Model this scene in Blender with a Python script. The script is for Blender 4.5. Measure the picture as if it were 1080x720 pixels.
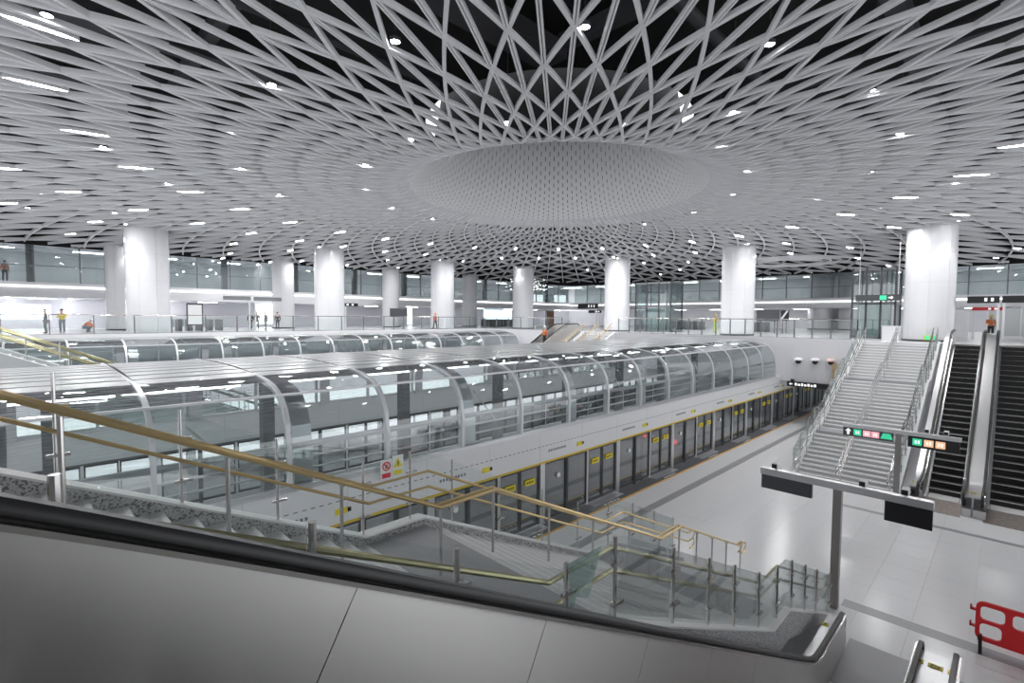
import bpy, bmesh, math, random
from mathutils import Vector, Matrix
random.seed(7)
for o in list(bpy.data.objects): bpy.data.objects.remove(o)
SC = bpy.context.scene
COL = SC.collection
PI = math.pi

# ------------------------------------------------------------------ camera
EYE = 7.2                      # camera height above the platform floor
ZC = 5.8                       # concourse floor level
ZL = 13.2                      # underside of the lattice ceiling
cam_d = bpy.data.cameras.new('camera')
cam_d.sensor_width = 36.0
cam_d.lens = 36.0 * 520.0 / 1080.0
cam_d.clip_end = 400
cam_d.clip_start = 0.05
cam = bpy.data.objects.new('camera', cam_d)
COL.objects.link(cam)
_yaw, _pit, _rol = math.radians(45.35), math.atan(25.5 / 520.0), 0.0065
_f = Vector((math.cos(_yaw) * math.cos(_pit), math.sin(_yaw) * math.cos(_pit), -math.sin(_pit)))
_r = Vector((math.sin(_yaw), -math.cos(_yaw), 0))
_u = _r.cross(_f)
_r2 = _r * math.cos(_rol) + _u * math.sin(_rol)
_u2 = _u * math.cos(_rol) - _r * math.sin(_rol)
cam.matrix_world = Matrix(((_r2.x, _u2.x, -_f.x, 0), (_r2.y, _u2.y, -_f.y, 0), (_r2.z, _u2.z, -_f.z, EYE), (0, 0, 0, 1)))
SC.camera = cam

# ------------------------------------------------------------------ world, exposure
W = bpy.data.worlds.new('world'); SC.world = W; W.use_nodes = True
W.node_tree.nodes['Background'].inputs[0].default_value = (0.95, 0.97, 1.0, 1)
W.node_tree.nodes['Background'].inputs[1].default_value = 1.3
SC.view_settings.view_transform = 'Standard'
SC.view_settings.look = 'None'
SC.view_settings.exposure = 0.5
SC.view_settings.gamma = 1.0
SC.view_settings.use_curve_mapping = False
LIN_E = 330.0                   # emission of the linear lamps
DOWN_E = 120.0
SPOT_W = 180.0

# ------------------------------------------------------------------ materials
def mat(name, col, rough=0.5, metal=0.0, spec=0.5, noise=None, bump=None, emit=None, aniso=0.0, coat=0.0):
    m = bpy.data.materials.new(name); m.use_nodes = True
    nt = m.node_tree; b = nt.nodes['Principled BSDF']
    c = (*col, 1) if len(col) == 3 else col
    b.inputs['Base Color'].default_value = c
    b.inputs['Roughness'].default_value = rough
    b.inputs['Metallic'].default_value = metal
    b.inputs['Specular IOR Level'].default_value = spec
    b.inputs['Coat Weight'].default_value = coat
    if emit:
        b.inputs['Emission Color'].default_value = (*emit[0], 1); b.inputs['Emission Strength'].default_value = emit[1]
    tc = None
    if noise or bump:
        tc = nt.nodes.new('ShaderNodeNewGeometry')
    if noise:      # (scale, second colour, low, high, [vector scale])
        n = nt.nodes.new('ShaderNodeTexNoise'); n.inputs['Scale'].default_value = noise[0]; n.inputs['Detail'].default_value = 3
        r = nt.nodes.new('ShaderNodeMapRange'); r.inputs[1].default_value = noise[2]; r.inputs[2].default_value = noise[3]
        x = nt.nodes.new('ShaderNodeMix'); x.data_type = 'RGBA'
        x.inputs[6].default_value = c; x.inputs[7].default_value = (*noise[1], 1)
        src = tc.outputs['Position']
        if len(noise) > 4:
            mp = nt.nodes.new('ShaderNodeMapping'); mp.inputs['Scale'].default_value = noise[4]
            nt.links.new(src, mp.inputs[0]); src = mp.outputs[0]
        nt.links.new(src, n.inputs['Vector']); nt.links.new(n.outputs[0], r.inputs[0])
        nt.links.new(r.outputs[0], x.inputs[0]); nt.links.new(x.outputs[2], b.inputs['Base Color'])
    if bump:       # (vector scale, strength, distance, rotation)
        n = nt.nodes.new('ShaderNodeTexNoise'); n.inputs['Scale'].default_value = 1.0; n.inputs['Detail'].default_value = 2
        mp = nt.nodes.new('ShaderNodeMapping'); mp.vector_type = 'TEXTURE' if False else 'POINT'
        mp.inputs['Scale'].default_value = bump[0]
        if len(bump) > 3: 
            mr = nt.nodes.new('ShaderNodeMapping'); mr.inputs['Rotation'].default_value = bump[3]
            nt.links.new(tc.outputs['Position'], mr.inputs[0]); nt.links.new(mr.outputs[0], mp.inputs[0])
        else: nt.links.new(tc.outputs['Position'], mp.inputs[0])
        bp = nt.nodes.new('ShaderNodeBump'); bp.inputs['Strength'].default_value = bump[1]; bp.inputs['Distance'].default_value = bump[2]
        nt.links.new(mp.outputs[0], n.inputs['Vector']); nt.links.new(n.outputs[0], bp.inputs['Height']); nt.links.new(bp.outputs[0], b.inputs['Normal'])
    return m

def glass(name, tint, refl=0.12, rough=0.02, facing=0.35, haze=0.0, hazecol=(0.7, 0.72, 0.74)):
    m = bpy.data.materials.new(name); m.use_nodes = True
    nt = m.node_tree; nt.nodes.clear()
    out = nt.nodes.new('ShaderNodeOutputMaterial')
    t = nt.nodes.new('ShaderNodeBsdfTransparent'); t.inputs[0].default_value = (*tint, 1)
    g = nt.nodes.new('ShaderNodeBsdfGlossy'); g.inputs[0].default_value = (0.9, 0.92, 0.93, 1); g.inputs['Roughness'].default_value = rough
    lw = nt.nodes.new('ShaderNodeLayerWeight'); lw.inputs[0].default_value = facing
    mr = nt.nodes.new('ShaderNodeMapRange'); mr.inputs[3].default_value = refl; mr.inputs[4].default_value = min(1.0, refl + 0.65)
    nt.links.new(lw.outputs['Fresnel'], mr.inputs[0])
    base = t
    if haze > 0:
        d = nt.nodes.new('ShaderNodeBsdfDiffuse'); d.inputs[0].default_value = (*hazecol, 1)
        x0 = nt.nodes.new('ShaderNodeMixShader'); x0.inputs[0].default_value = haze
        nt.links.new(t.outputs[0], x0.inputs[1]); nt.links.new(d.outputs[0], x0.inputs[2]); base = x0
    x = nt.nodes.new('ShaderNodeMixShader')
    nt.links.new(mr.outputs[0], x.inputs[0]); nt.links.new(base.outputs[0], x.inputs[1]); nt.links.new(g.outputs[0], x.inputs[2])
    nt.links.new(x.outputs[0], out.inputs[0])
    return m

def emis(name, col, s):
    m = bpy.data.materials.new(name); m.use_nodes = True
    nt = m.node_tree; nt.nodes.clear()
    out = nt.nodes.new('ShaderNodeOutputMaterial'); e = nt.nodes.new('ShaderNodeEmission')
    e.inputs[0].default_value = (*col, 1); e.inputs[1].default_value = s
    nt.links.new(e.outputs[0], out.inputs[0]); return m

M = {}
M['floor'] = mat('white terrazzo', (0.88, 0.88, 0.895), 0.2, noise=(55, (0.76, 0.76, 0.785), 0.5, 0.75), spec=0.45)
M['floor_far'] = mat('white concourse stone', (0.78, 0.78, 0.80), 0.25, noise=(30, (0.68, 0.68, 0.70), 0.5, 0.75))
M['grey_stone'] = mat('grey stone band', (0.40, 0.40, 0.42), 0.3, noise=(60, (0.32, 0.32, 0.34), 0.45, 0.7))
M['dark_stone'] = mat('dark platform edge stone', (0.13, 0.13, 0.14), 0.35, noise=(60, (0.2, 0.2, 0.21), 0.5, 0.75))
M['granite'] = mat('speckled granite', (0.60, 0.60, 0.61), 0.35, noise=(50, (0.16, 0.16, 0.17), 0.5, 0.6))
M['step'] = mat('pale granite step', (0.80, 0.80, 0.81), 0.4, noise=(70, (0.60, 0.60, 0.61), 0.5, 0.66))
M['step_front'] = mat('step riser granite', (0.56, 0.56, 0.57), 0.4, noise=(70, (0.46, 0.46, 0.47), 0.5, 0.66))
M['nosing'] = mat('step nosing', (0.86, 0.86, 0.86), 0.4)
M['landing'] = mat('grey landing granite', (0.42, 0.42, 0.44), 0.35, noise=(60, (0.34, 0.34, 0.36), 0.45, 0.7))
M['white'] = mat('white panel', (0.82, 0.82, 0.84), 0.3)
M['wall'] = mat('white wall', (0.74, 0.74, 0.77), 0.5)
M['wall_lilac'] = mat('pale grey wall cladding', (0.56, 0.56, 0.60), 0.45)
M['wall_grey'] = mat('grey wall', (0.60, 0.63, 0.64), 0.45)
M['column'] = mat('white enamel cladding', (0.72, 0.72, 0.745), 0.12, spec=0.6)
M['lattice'] = mat('satin aluminium fins', (0.70, 0.70, 0.72), 0.42, spec=0.4)
M['lining'] = mat('oculus lining', (0.72, 0.72, 0.73), 0.45)
M['void'] = mat('dark ceiling void', (0.006, 0.006, 0.007), 0.8)
M['duct'] = mat('dark painted duct', (0.045, 0.045, 0.05), 0.6)
M['steel'] = mat('stainless steel', (0.62, 0.61, 0.60), 0.22, metal=1.0)
def brushed(name, col, rough, an, tx, tz):
    m = mat(name, col, rough, metal=1.0); nt = m.node_tree; b = nt.nodes['Principled BSDF']
    b.inputs['Anisotropic'].default_value = an
    v = nt.nodes.new('ShaderNodeCombineXYZ'); v.inputs[0].default_value = tx; v.inputs[2].default_value = tz
    nt.links.new(v.outputs[0], b.inputs['Tangent']); return m
M['steel_br'] = brushed('brushed balustrade steel', (0.66, 0.65, 0.635), 0.30, 0.93, -0.487, 0.874)
M['steel_br_near'] = brushed('brushed balustrade steel of the near escalators', (0.86, 0.85, 0.835), 0.42, 0.97, 0.487, 0.874)
M['steel_deck'] = mat('polished deck steel', (0.55, 0.55, 0.56), 0.3, metal=0.8)
M['silver'] = mat('silver aluminium', (0.72, 0.72, 0.74), 0.32, metal=0.8)
M['silver_lt'] = mat('pale aluminium', (0.78, 0.78, 0.80), 0.4, metal=0.3)
M['brass'] = mat('brass coloured handrail', (0.64, 0.49, 0.25), 0.3, metal=1.0)
M['brass_dim'] = mat('dull brass tube', (0.34, 0.31, 0.19), 0.28, metal=1.0)
M['rubber'] = mat('black rubber', (0.018, 0.018, 0.02), 0.35)
M['black'] = mat('black', (0.012, 0.012, 0.014), 0.4)
M['tread'] = mat('black escalator tread', (0.012, 0.012, 0.013), 0.5)
M['plate'] = mat('grey landing plate', (0.55, 0.55, 0.56), 0.5)
M['comb'] = mat('ribbed comb plate', (0.42, 0.37, 0.34), 0.4, metal=0.6, noise=(9, (0.30, 0.26, 0.24), 0.4, 0.7))
M['frame_dk'] = mat('dark grey frame', (0.07, 0.072, 0.078), 0.4)
M['frame_md'] = mat('mid grey frame', (0.20, 0.205, 0.215), 0.4, metal=0.3)
M['screen'] = mat('grey screen', (0.075, 0.078, 0.09), 0.35)
M['post'] = mat('grey brown post', (0.30, 0.285, 0.28), 0.35, metal=0.5)
M['yellow'] = mat('yellow', (0.85, 0.70, 0.03), 0.5)
M['yellow_strip'] = mat('yellow strip', (0.72, 0.52, 0.05), 0.45)
M['orange_line'] = mat('orange safety line', (0.80, 0.46, 0.09), 0.5)
M['red'] = mat('red plastic', (0.70, 0.02, 0.025), 0.4)
M['red_sign'] = mat('red sign', (0.75, 0.04, 0.05), 0.5)
M['green'] = mat('green sign', (0.05, 0.55, 0.30), 0.5, emit=((0.05, 0.6, 0.33), 0.5))
M['pink'] = mat('pink sign', (0.80, 0.40, 0.45), 0.5, emit=((0.8, 0.4, 0.45), 0.5))
M['peach'] = mat('orange sign', (0.85, 0.50, 0.30), 0.5, emit=((0.85, 0.5, 0.3), 0.5))
M['signwhite'] = mat('sign white', (0.9, 0.9, 0.9), 0.5, emit=((0.9, 0.9, 0.9), 0.6))
M['plain_white'] = mat('plain white', (0.88, 0.88, 0.88), 0.5)
M['teal'] = mat('teal panel', (0.42, 0.58, 0.56), 0.3)
M['track'] = mat('track bed', (0.42, 0.42, 0.43), 0.8, noise=(8, (0.3, 0.3, 0.3), 0.4, 0.7))
M['roof'] = mat('satin roof panel', (0.50, 0.51, 0.53), 0.28, metal=0.35)
M['rib'] = mat('white rib', (0.74, 0.75, 0.77), 0.35, metal=0.2)
M['glass_vault'] = glass('vault glass', (0.70, 0.75, 0.75), refl=0.10, facing=0.3)
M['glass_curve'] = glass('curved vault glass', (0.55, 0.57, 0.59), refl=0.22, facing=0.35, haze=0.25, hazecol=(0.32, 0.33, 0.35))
M['glass_rail'] = glass('railing glass', (0.955, 0.975, 0.97), refl=0.02, facing=0.12)
M['glass_psd'] = glass('platform door glass', (0.86, 0.87, 0.88), refl=0.28, facing=0.4)
M['glass_win'] = glass('window glass', (0.80, 0.84, 0.84), refl=0.08, facing=0.3)
M['film'] = glass('peeling protective film', (0.93, 0.99, 0.98), refl=0.03, haze=0.16, hazecol=(0.66, 0.86, 0.82))
M['lamp'] = emis('lamp diffuser', (1, 1, 1), LIN_E)
M['downlamp'] = emis('downlight lens', (1, 1, 1), DOWN_E)
M['fill_panel_e'] = emis('added fill panel glow', (1, 1, 1), 30.0)  # glow of the fill panels added in the galleries
M['fill_tube_e'] = emis('added fill tube', (0.95, 1, 1), 9.0)  # for the fill tubes added inside the near vault
M['fill_panel_dim'] = emis('added fill panel glow soft', (1, 1, 1), 20.0)  # softer glow for the panels added below the bands
M['strip_e'] = emis('light strip', (1, 1, 1), 3.0)
M['lightbox'] = emis('lit window', (0.93, 0.98, 1.0), 2.2)
M['lightbox_c'] = emis('lit blue white display', (0.75, 0.92, 1.0), 1.6)
M['red_e'] = emis('red signal lamp', (1.0, 0.03, 0.05), 6.0)
M['skin'] = mat('skin', (0.55, 0.36, 0.27), 0.6)
M['hair'] = mat('dark hair', (0.03, 0.025, 0.02), 0.6)
M['hivis'] = mat('orange work vest', (0.85, 0.22, 0.06), 0.7)
M['hivis_y'] = mat('yellow work vest', (0.85, 0.72, 0.10), 0.7)
M['hivis_g'] = mat('lime work vest', (0.55, 0.75, 0.15), 0.7)
M['darkcloth'] = mat('dark clothing', (0.035, 0.04, 0.05), 0.8)
M['greycloth'] = mat('grey clothing', (0.22, 0.24, 0.27), 0.8)
M['redcloth'] = mat('red shirt', (0.55, 0.12, 0.10), 0.8)
M['helmet_y'] = mat('yellow helmet', (0.90, 0.55, 0.05), 0.35)
M['paper'] = mat('tan wrapping paper', (0.52, 0.38, 0.24), 0.8)
M['pinkcap'] = mat('pink tinted cap', (0.85, 0.60, 0.55), 0.4)
M['brown'] = mat('brown', (0.30, 0.16, 0.09), 0.5)

# ------------------------------------------------------------------ mesh helpers
class MB:
    def __init__(s): s.v = []; s.f = []; s.m = []
    def add(s, vs, fs, mi=0):
        n = len(s.v); s.v += [tuple(p) for p in vs]
        s.f += [tuple(i + n for i in f) for f in fs]; s.m += [mi] * len(fs); return s
    def hexa(s, p, mi=0):   # p: 4 bottom, 4 top (ccw from above)
        return s.add(p, [(3, 2, 1, 0), (4, 5, 6, 7), (0, 1, 5, 4), (1, 2, 6, 5), (2, 3, 7, 6), (3, 0, 4, 7)], mi)
    def box(s, x0, x1, y0, y1, z0, z1, mi=0):
        return s.hexa([(x0, y0, z0), (x1, y0, z0), (x1, y1, z0), (x0, y1, z0), (x0, y0, z1), (x1, y0, z1), (x1, y1, z1), (x0, y1, z1)], mi)
    def bar(s, p0, p1, w, h, mi=0, up=(0, 0, 1)):
        p0 = Vector(p0); p1 = Vector(p1); d = (p1 - p0).normalized(); up = Vector(up)
        sd = d.cross(up)
        if sd.length < 1e-5: sd = d.cross(Vector((1, 0, 0)))
        sd.normalize(); u = sd.cross(d)
        a = sd * w / 2; b = u * h / 2
        q = [p0 - a - b, p0 + a - b, p1 + a - b, p1 - a - b, p0 - a + b, p0 + a + b, p1 + a + b, p1 - a + b]
        return s.hexa(q, mi)
    def sweep(s, path, sec, mi=0, closed=False, up=(0, 0, 1), cap=True, side=None):
        P = [Vector(p) for p in path]; n = len(P); k = len(sec); up = Vector(up); vs = []
        for i, p in enumerate(P):
            if closed: d = (P[(i + 1) % n] - P[i - 1])
            else: d = P[min(i + 1, n - 1)] - P[max(i - 1, 0)]
            d.normalize()
            if side is not None: sd = Vector(side)
            else:
                sd = d.cross(up)
                if sd.length < 1e-4: sd = Vector((1, 0, 0))
                sd.normalize()
            u = sd.cross(d)
            for (a, b) in sec: vs.append(p + sd * a + u * b)
        fs = []
        for i in range(n if closed else n - 1):
            j = (i + 1) % n
            for q in range(k):
                r = (q + 1) % k
                fs.append((i * k + q, i * k + r, j * k + r, j * k + q))
        if cap and not closed:
            fs.append(tuple(reversed(range(k)))); fs.append(tuple((n - 1) * k + q for q in range(k)))
        return s.add(vs, fs, mi)
    def tube(s, path, r, n=8, mi=0, closed=False, side=None):
        sec = [(r * math.cos(2 * PI * i / n), r * math.sin(2 * PI * i / n)) for i in range(n)]
        return s.sweep(path, sec, mi, closed, side=side)
    def prism(s, poly, origin, ax, ay, az, mi=0):
        """poly in the (ax, ay) plane, extruded along vector az"""
        o = Vector(origin); ax = Vector(ax); ay = Vector(ay); az = Vector(az); n = len(poly)
        vs = [o + ax * a + ay * b for a, b in poly] + [o + ax * a + ay * b + az for a, b in poly]
        fs = [tuple(reversed(range(n))), tuple(range(n, 2 * n))] + [(i, (i + 1) % n, n + (i + 1) % n, n + i) for i in range(n)]
        return s.add(vs, fs, mi)
    def lathe(s, prof, c=(0, 0, 0), n=24, mi=0):
        vs = []; fs = []; k = len(prof)
        for i in range(n):
            a = 2 * PI * i / n
            for r, z in prof: vs.append((c[0] + r * math.cos(a), c[1] + r * math.sin(a), c[2] + z))
        for i in range(n):
            j = (i + 1) % n
            for q in range(k - 1): fs.append((i * k + q, j * k + q, j * k + q + 1, i * k + q + 1))
        return s.add(vs, fs, mi)
    def ball(s, c, r, mi=0, n=10, sz=1.0):
        prof = [(max(1e-4, r * math.sin(PI * i / 6)), -r * sz * math.cos(PI * i / 6)) for i in range(7)]
        return s.lathe(prof, c, n, mi)
    def build(s, name, mats, parent=None, smooth=False, origin=None, weld=False):
        if isinstance(mats, str): mats = [mats]
        xs = [p[0] for p in s.v]; ys = [p[1] for p in s.v]; zs = [p[2] for p in s.v]
        c = origin or ((min(xs) + max(xs)) / 2, (min(ys) + max(ys)) / 2, (min(zs) if parent is None else (min(zs) + max(zs)) / 2))
        me = bpy.data.meshes.new(name)
        me.from_pydata([(p[0] - c[0], p[1] - c[1], p[2] - c[2]) for p in s.v], [], s.f)
        for k in mats: me.materials.append(M[k])
        if len(mats) > 1: me.polygons.foreach_set('material_index', s.m)
        bm = bmesh.new(); bm.from_mesh(me)
        bmesh.ops.recalc_face_normals(bm, faces=bm.faces[:])
        if smooth:
            for f in bm.faces: f.smooth = True
            for e in bm.edges:
                if len(e.link_faces) == 2 and e.calc_face_angle(0) > 0.7: e.smooth = False
        bm.to_mesh(me); bm.free(); me.update()
        o = bpy.data.objects.new(name, me); COL.objects.link(o)
        if parent is not None:
            o.parent = parent; w = wloc(parent)
            o.location = (c[0] - w[0], c[1] - w[1], c[2] - w[2])
        else: o.location = c
        return o
def wloc(o):
    p = Vector(o.location); q = o.parent
    while q is not None: p = p + Vector(q.location); q = q.parent
    return p
def tag(o, label=None, cat=None, group=None, kind=None):
    if label: o['label'] = label
    if cat: o['category'] = cat
    if group: o['group'] = group
    if kind: o['kind'] = kind
    return o
def thing(name, label, cat, loc=(0, 0, 0), group=None):
    o = bpy.data.objects.new(name, None); COL.objects.link(o); o.location = loc; o.empty_display_size = 0.3
    return tag(o, label, cat, group)
def inst(src, parent=None, d=(0, 0, 0), rotz=None):
    """copy of one object, moved by d (shares the mesh)"""
    o = src.copy(); COL.objects.link(o)
    if parent is not None: o.parent = parent
    o.location = Vector(src.location) + Vector(d)
    if rotz is not None: o.rotation_euler = (0, 0, rotz)
    return o
KIDS = {}
def copy_tree(o, parent=None):
    c = o.copy(); COL.objects.link(c)
    if parent is not None: c.parent = parent
    for ch in [x for x in COL.objects if x.parent == o]: copy_tree(ch, c)
    return c
def struct(o, label=None):
    o['kind'] = 'structure'
    if label: o['label'] = label
    return o

# ------------------------------------------------------------------ 1. the setting
YP = 11.3        # platform doors of the near track
YQ = 21.7        # platform doors on the far side of that track
fl = struct(MB().box(-14, 70, -14, YP - 0.02, -0.4, -0.02).build('floor', 'floor'), 'white speckled stone platform floor')
t0 = None
cnt = 0
for ix in range(30):
    for iy in range(10):
        x, y = 8.0 + ix * 1.0, -0.6 + iy * 1.0
        if t0 is None:
            t0 = MB().box(x + .0015, x + .9985, y + .0015, y + .9985, -0.02, 0.0).build('floor_tile', 'floor', fl); t0_xy = (x, y)
        else: inst(t0, fl, (x - t0_xy[0], y - t0_xy[1], 0))
b = MB().box(-14, 8, -14, 10.4, -0.02, 0).box(38, 70, -14, 10.4, -0.02, 0).box(8, 38, -14, -0.6, -0.02, 0).box(8, 38, 9.4, 10.4, -.02, 0)
b.build('floor_field', 'floor', fl)
struct(MB().box(-14, 70, 10.65, YP - .02, -0.02, 0.004).build('trim_1', 'dark_stone'), 'dark stone strip along the platform doors')
struct(MB().box(-14, 70, 10.58, 10.65, -0.02, 0.005).build('trim_2', 'orange_line'), 'orange safety line along the platform edge')
struct(MB().box(-14, 70, 9.2, 9.55, 0, 0.004).build('trim_3', 'grey_stone'), 'grey stone band along the platform')
struct(MB().box(14.45, 14.85, -3, 2.75, 0, 0.004).build('trim_4', 'grey_stone'), 'grey stone band across the foot of the near escalators')
struct(MB().box(22.3, 22.55, -3, 4.5, 0, 0.004).build('trim_5', 'grey_stone'), 'grey stone band before the far escalators')
struct(MB().box(-14, 62, YP, YQ, -1.6, -1.3).build('floor', 'track'), 'dark track bed')
struct(MB().box(-14, 62, YQ, 36, -0.4, 0).build('floor', 'floor_far'), 'white floor of the second platform')
struct(MB().box(-14, 62, 36, 42.4, -1.6, -1.3).build('floor', 'track'), 'dark bed of the second track')
# concourse slabs
struct(MB().box(-20, 86, 42.5, 70, ZC - 0.5, ZC).build('floor', 'floor_far'), 'white concourse floor along the far side')
struct(MB().box(37.5, 86, 7.1, 42.5, ZC - 0.5, ZC).build('floor', 'floor_far'), 'white concourse floor across the end of the hall')
struct(MB().box(38.9, 86, -14, 7.1, ZC - 0.5, ZC).build('floor', 'floor_far'), 'white concourse floor at the top of the stairs')
struct(MB().box(-6, -1.5, -6, YP, 6.2 - 0.5, 6.2).build('floor', 'floor_far'), 'concourse floor beside the camera')
struct(MB().box(-20, 37.5, 42.3, 42.5, 2.0, ZC + .12).build('trim_6', 'white'), 'white edge of the far concourse floor')
struct(MB().box(37.4, 37.6, 7.1, 42.5, 2.95, ZC + .12).build('wall_end', 'wall'), 'white wall under the end concourse')
struct(MB().box(38.85, 39.0, -14, 7.1, 2.95, ZC - 0.03).build('wall_under_stairs', 'wall'), 'white wall behind the far stairs')
struct(MB().box(62, 62.3, -14, 42, -1.3, ZC - .5).build('wall_tunnel', 'wall_grey'), 'grey wall at the end of the platform')
# ceiling void
CX, CY, RQ, R0, NS = 19.6, 16.7, 0.898, 13.6, 68
ce = struct(MB().lathe([(6.6, 16.9), (6.6, 16.6), (84, 16.6), (84, 16.9), (6.6, 16.9)], (CX, CY, 0), 64).build('ceiling', 'void'), 'lattice of pale metal fins below a black void')
def spans(lo, hi, c, off):
    h2 = 9.2 ** 2 - off ** 2
    return [(lo, hi)] if h2 <= 0 else [(lo, c - math.sqrt(h2)), (c + math.sqrt(h2), hi)]
for i in range(16):
    y = -10 + i * 4.1
    for xa, xb in spans(-10, 74, CX, y - CY):
        if i % 2: MB().box(xa, xb, y, y + .5 + .3 * (i % 3), 15.6, 16.1).build('duct', 'duct', ce)
        else: MB().tube([(xa, y, 15.4), (xb, y, 15.4)], .12 + .06 * (i % 3), 10).build('duct', 'duct', ce, True)
for i in range(9):
    x = -4 + i * 8.3
    for ya, yb in spans(-12, 59, CY, x - CX): MB().box(x, x + .35, ya, yb, 15.9, 16.4).build('duct', 'duct', ce)

# lattice ceiling: two families of spiral fins and radial fins around the oculus
HALF = PI / NS
PHI0 = math.atan2(-CY, -CX) - HALF / 2
BX0, BX1, BY0, BY1 = -14, 74.6, -14, 59.5
def zlat(r):
    z = ZL
    if r < 10.0:
        z += 0.033 * (10.0 - r) ** 2.6
    return z
def fin(kind, j):
    pts = []
    r = 7.35
    while r < 62:
        k = math.log(r / R0) / math.log(1 / RQ)
        if kind == 0: a = PHI0 + j * HALF
        elif kind == 1: a = PHI0 + 2 * j * HALF + k * HALF
        else: a = PHI0 + 2 * j * HALF - k * HALF
        pts.append((CX + r * math.cos(a), CY + r * math.sin(a), r))
        r *= 1.035
    w = 0.095
    runs = []; cur = []
    for p in pts:
        if BX0 < p[0] < BX1 and BY0 < p[1] < BY1: cur.append(p)
        else:
            if len(cur) > 1: runs.append(cur)
            cur = []
    if len(cur) > 1: runs.append(cur)
    m = MB()
    zones = []
    for run in runs:
        for lo, hi in ((0, 17), (17, 24), (24, 99)):
            z_ = [p for p in run if lo <= p[2] < hi * 1.036]
            if len(z_) > 1: zones.append((z_, .11 if lo == 0 else (.15 if lo == 17 else .21)))
    for run, h in zones:
        P = []
        for x, y, r in run: P.append((x, y, zlat(r) + (-.003, 0, .003)[kind]))
        if kind == 0:      # radial fins are twin blades with an open joint
            for q in (-1, 1): m.sweep(P, [(q * .034 - .023, 0), (q * .034 + .023, 0), (q * .034 + .023, h), (q * .034 - .023, h)])
        else: m.sweep(P, [(-w / 2, 0), (w / 2, 0), (w / 2, h), (-w / 2, h)])
    if m.v: m.build('lattice_fin', 'lattice', ce)
for j in range(2 * NS): fin(0, j)
for j in range(NS): fin(1, j); fin(2, j)
# oculus lining: rhombic panels with open joints in front of a dark shell
def rlin(s):     # profile of the flared throat, s = 0 at its lip
    prof = [(8.5, zlat(8.5) + .06), (7.9, zlat(7.9) + .05), (7.35, zlat(7.35) + .02), (6.95, 13.97), (6.55, 14.5), (6.2, 15.3), (5.95, 16.4), (5.75, 17.8), (5.6, 19.6), (5.5, 21.4)]
    s = max(0, min(len(prof) - 1.001, s)); i = int(s); t = s - i
    return (prof[i][0] * (1 - t) + prof[i + 1][0] * t, prof[i][1] * (1 - t) + prof[i + 1][1] * t)
NR = 40
m = MB()
def lp(k, jj):
    r, z = rlin(9.0 * (k / NR) ** 0.9); a = PHI0 + jj * HALF
    return Vector((CX + r * math.cos(a), CY + r * math.sin(a), z))
for k in range(NR - 1):
    for j in range(NS):
        jj = 2 * j + (k % 2)
        pb, pr, pt, pl = lp(k, jj), lp(k + 1, jj + 1), lp(min(k + 2, NR), jj), lp(k + 1, jj - 1)
        out = Vector((pb.x - CX, pb.y - CY, 0)).normalized() * .05
        for tri in ((pb, pr, pt), (pb, pt, pl)):
            sidep = tri[1] if tri[1] is pr else tri[2]
            sh = (sidep - (pb + pt) / 2).normalized() * .022
            c = (pb + pt + sidep) / 3
            q = [c + (x - c) * .99 for x in (pb, sidep, pt)] + [pb.lerp(pt, .78), pb.lerp(pt, .7) + sh, pb.lerp(pt, .3) + sh, pb.lerp(pt, .22)]
            if sidep is not pr: q.reverse()
            n = len(q); m.add(q + [x + out for x in q], [tuple(range(n))] + [(i, (i + 1) % n, n + (i + 1) % n, n + i) for i in range(n)])
tag(m.build('oculus_panels', 'lining', ce), kind='stuff')
m = MB(); m.lathe([(rlin(9.0 * (k / NR) ** 0.9)[0] + .10, rlin(9.0 * (k / NR) ** 0.9)[1]) for k in range(NR + 1)], (CX, CY, 0), 72)
m.build('oculus_shell', 'void', ce, True)
MB().lathe([(0.01, 21.2), (5.6, 21.2)], (CX, CY, 0), 48).build('oculus_cap', 'lining', ce)
# smaller second oculus ring further along the hall
for rr, zz, tt in ((2.9, ZL - .05, .09), (3.7, ZL - .03, .08), (4.5, ZL, .08), (5.3, ZL + .02, .07)):
    MB().tube([(57.5 + rr * math.cos(a * PI / 24), 16.7 + rr * math.sin(a * PI / 24), zz) for a in range(48)], tt, 6, closed=True).build('oculus_ring', 'white', ce, True)

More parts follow.
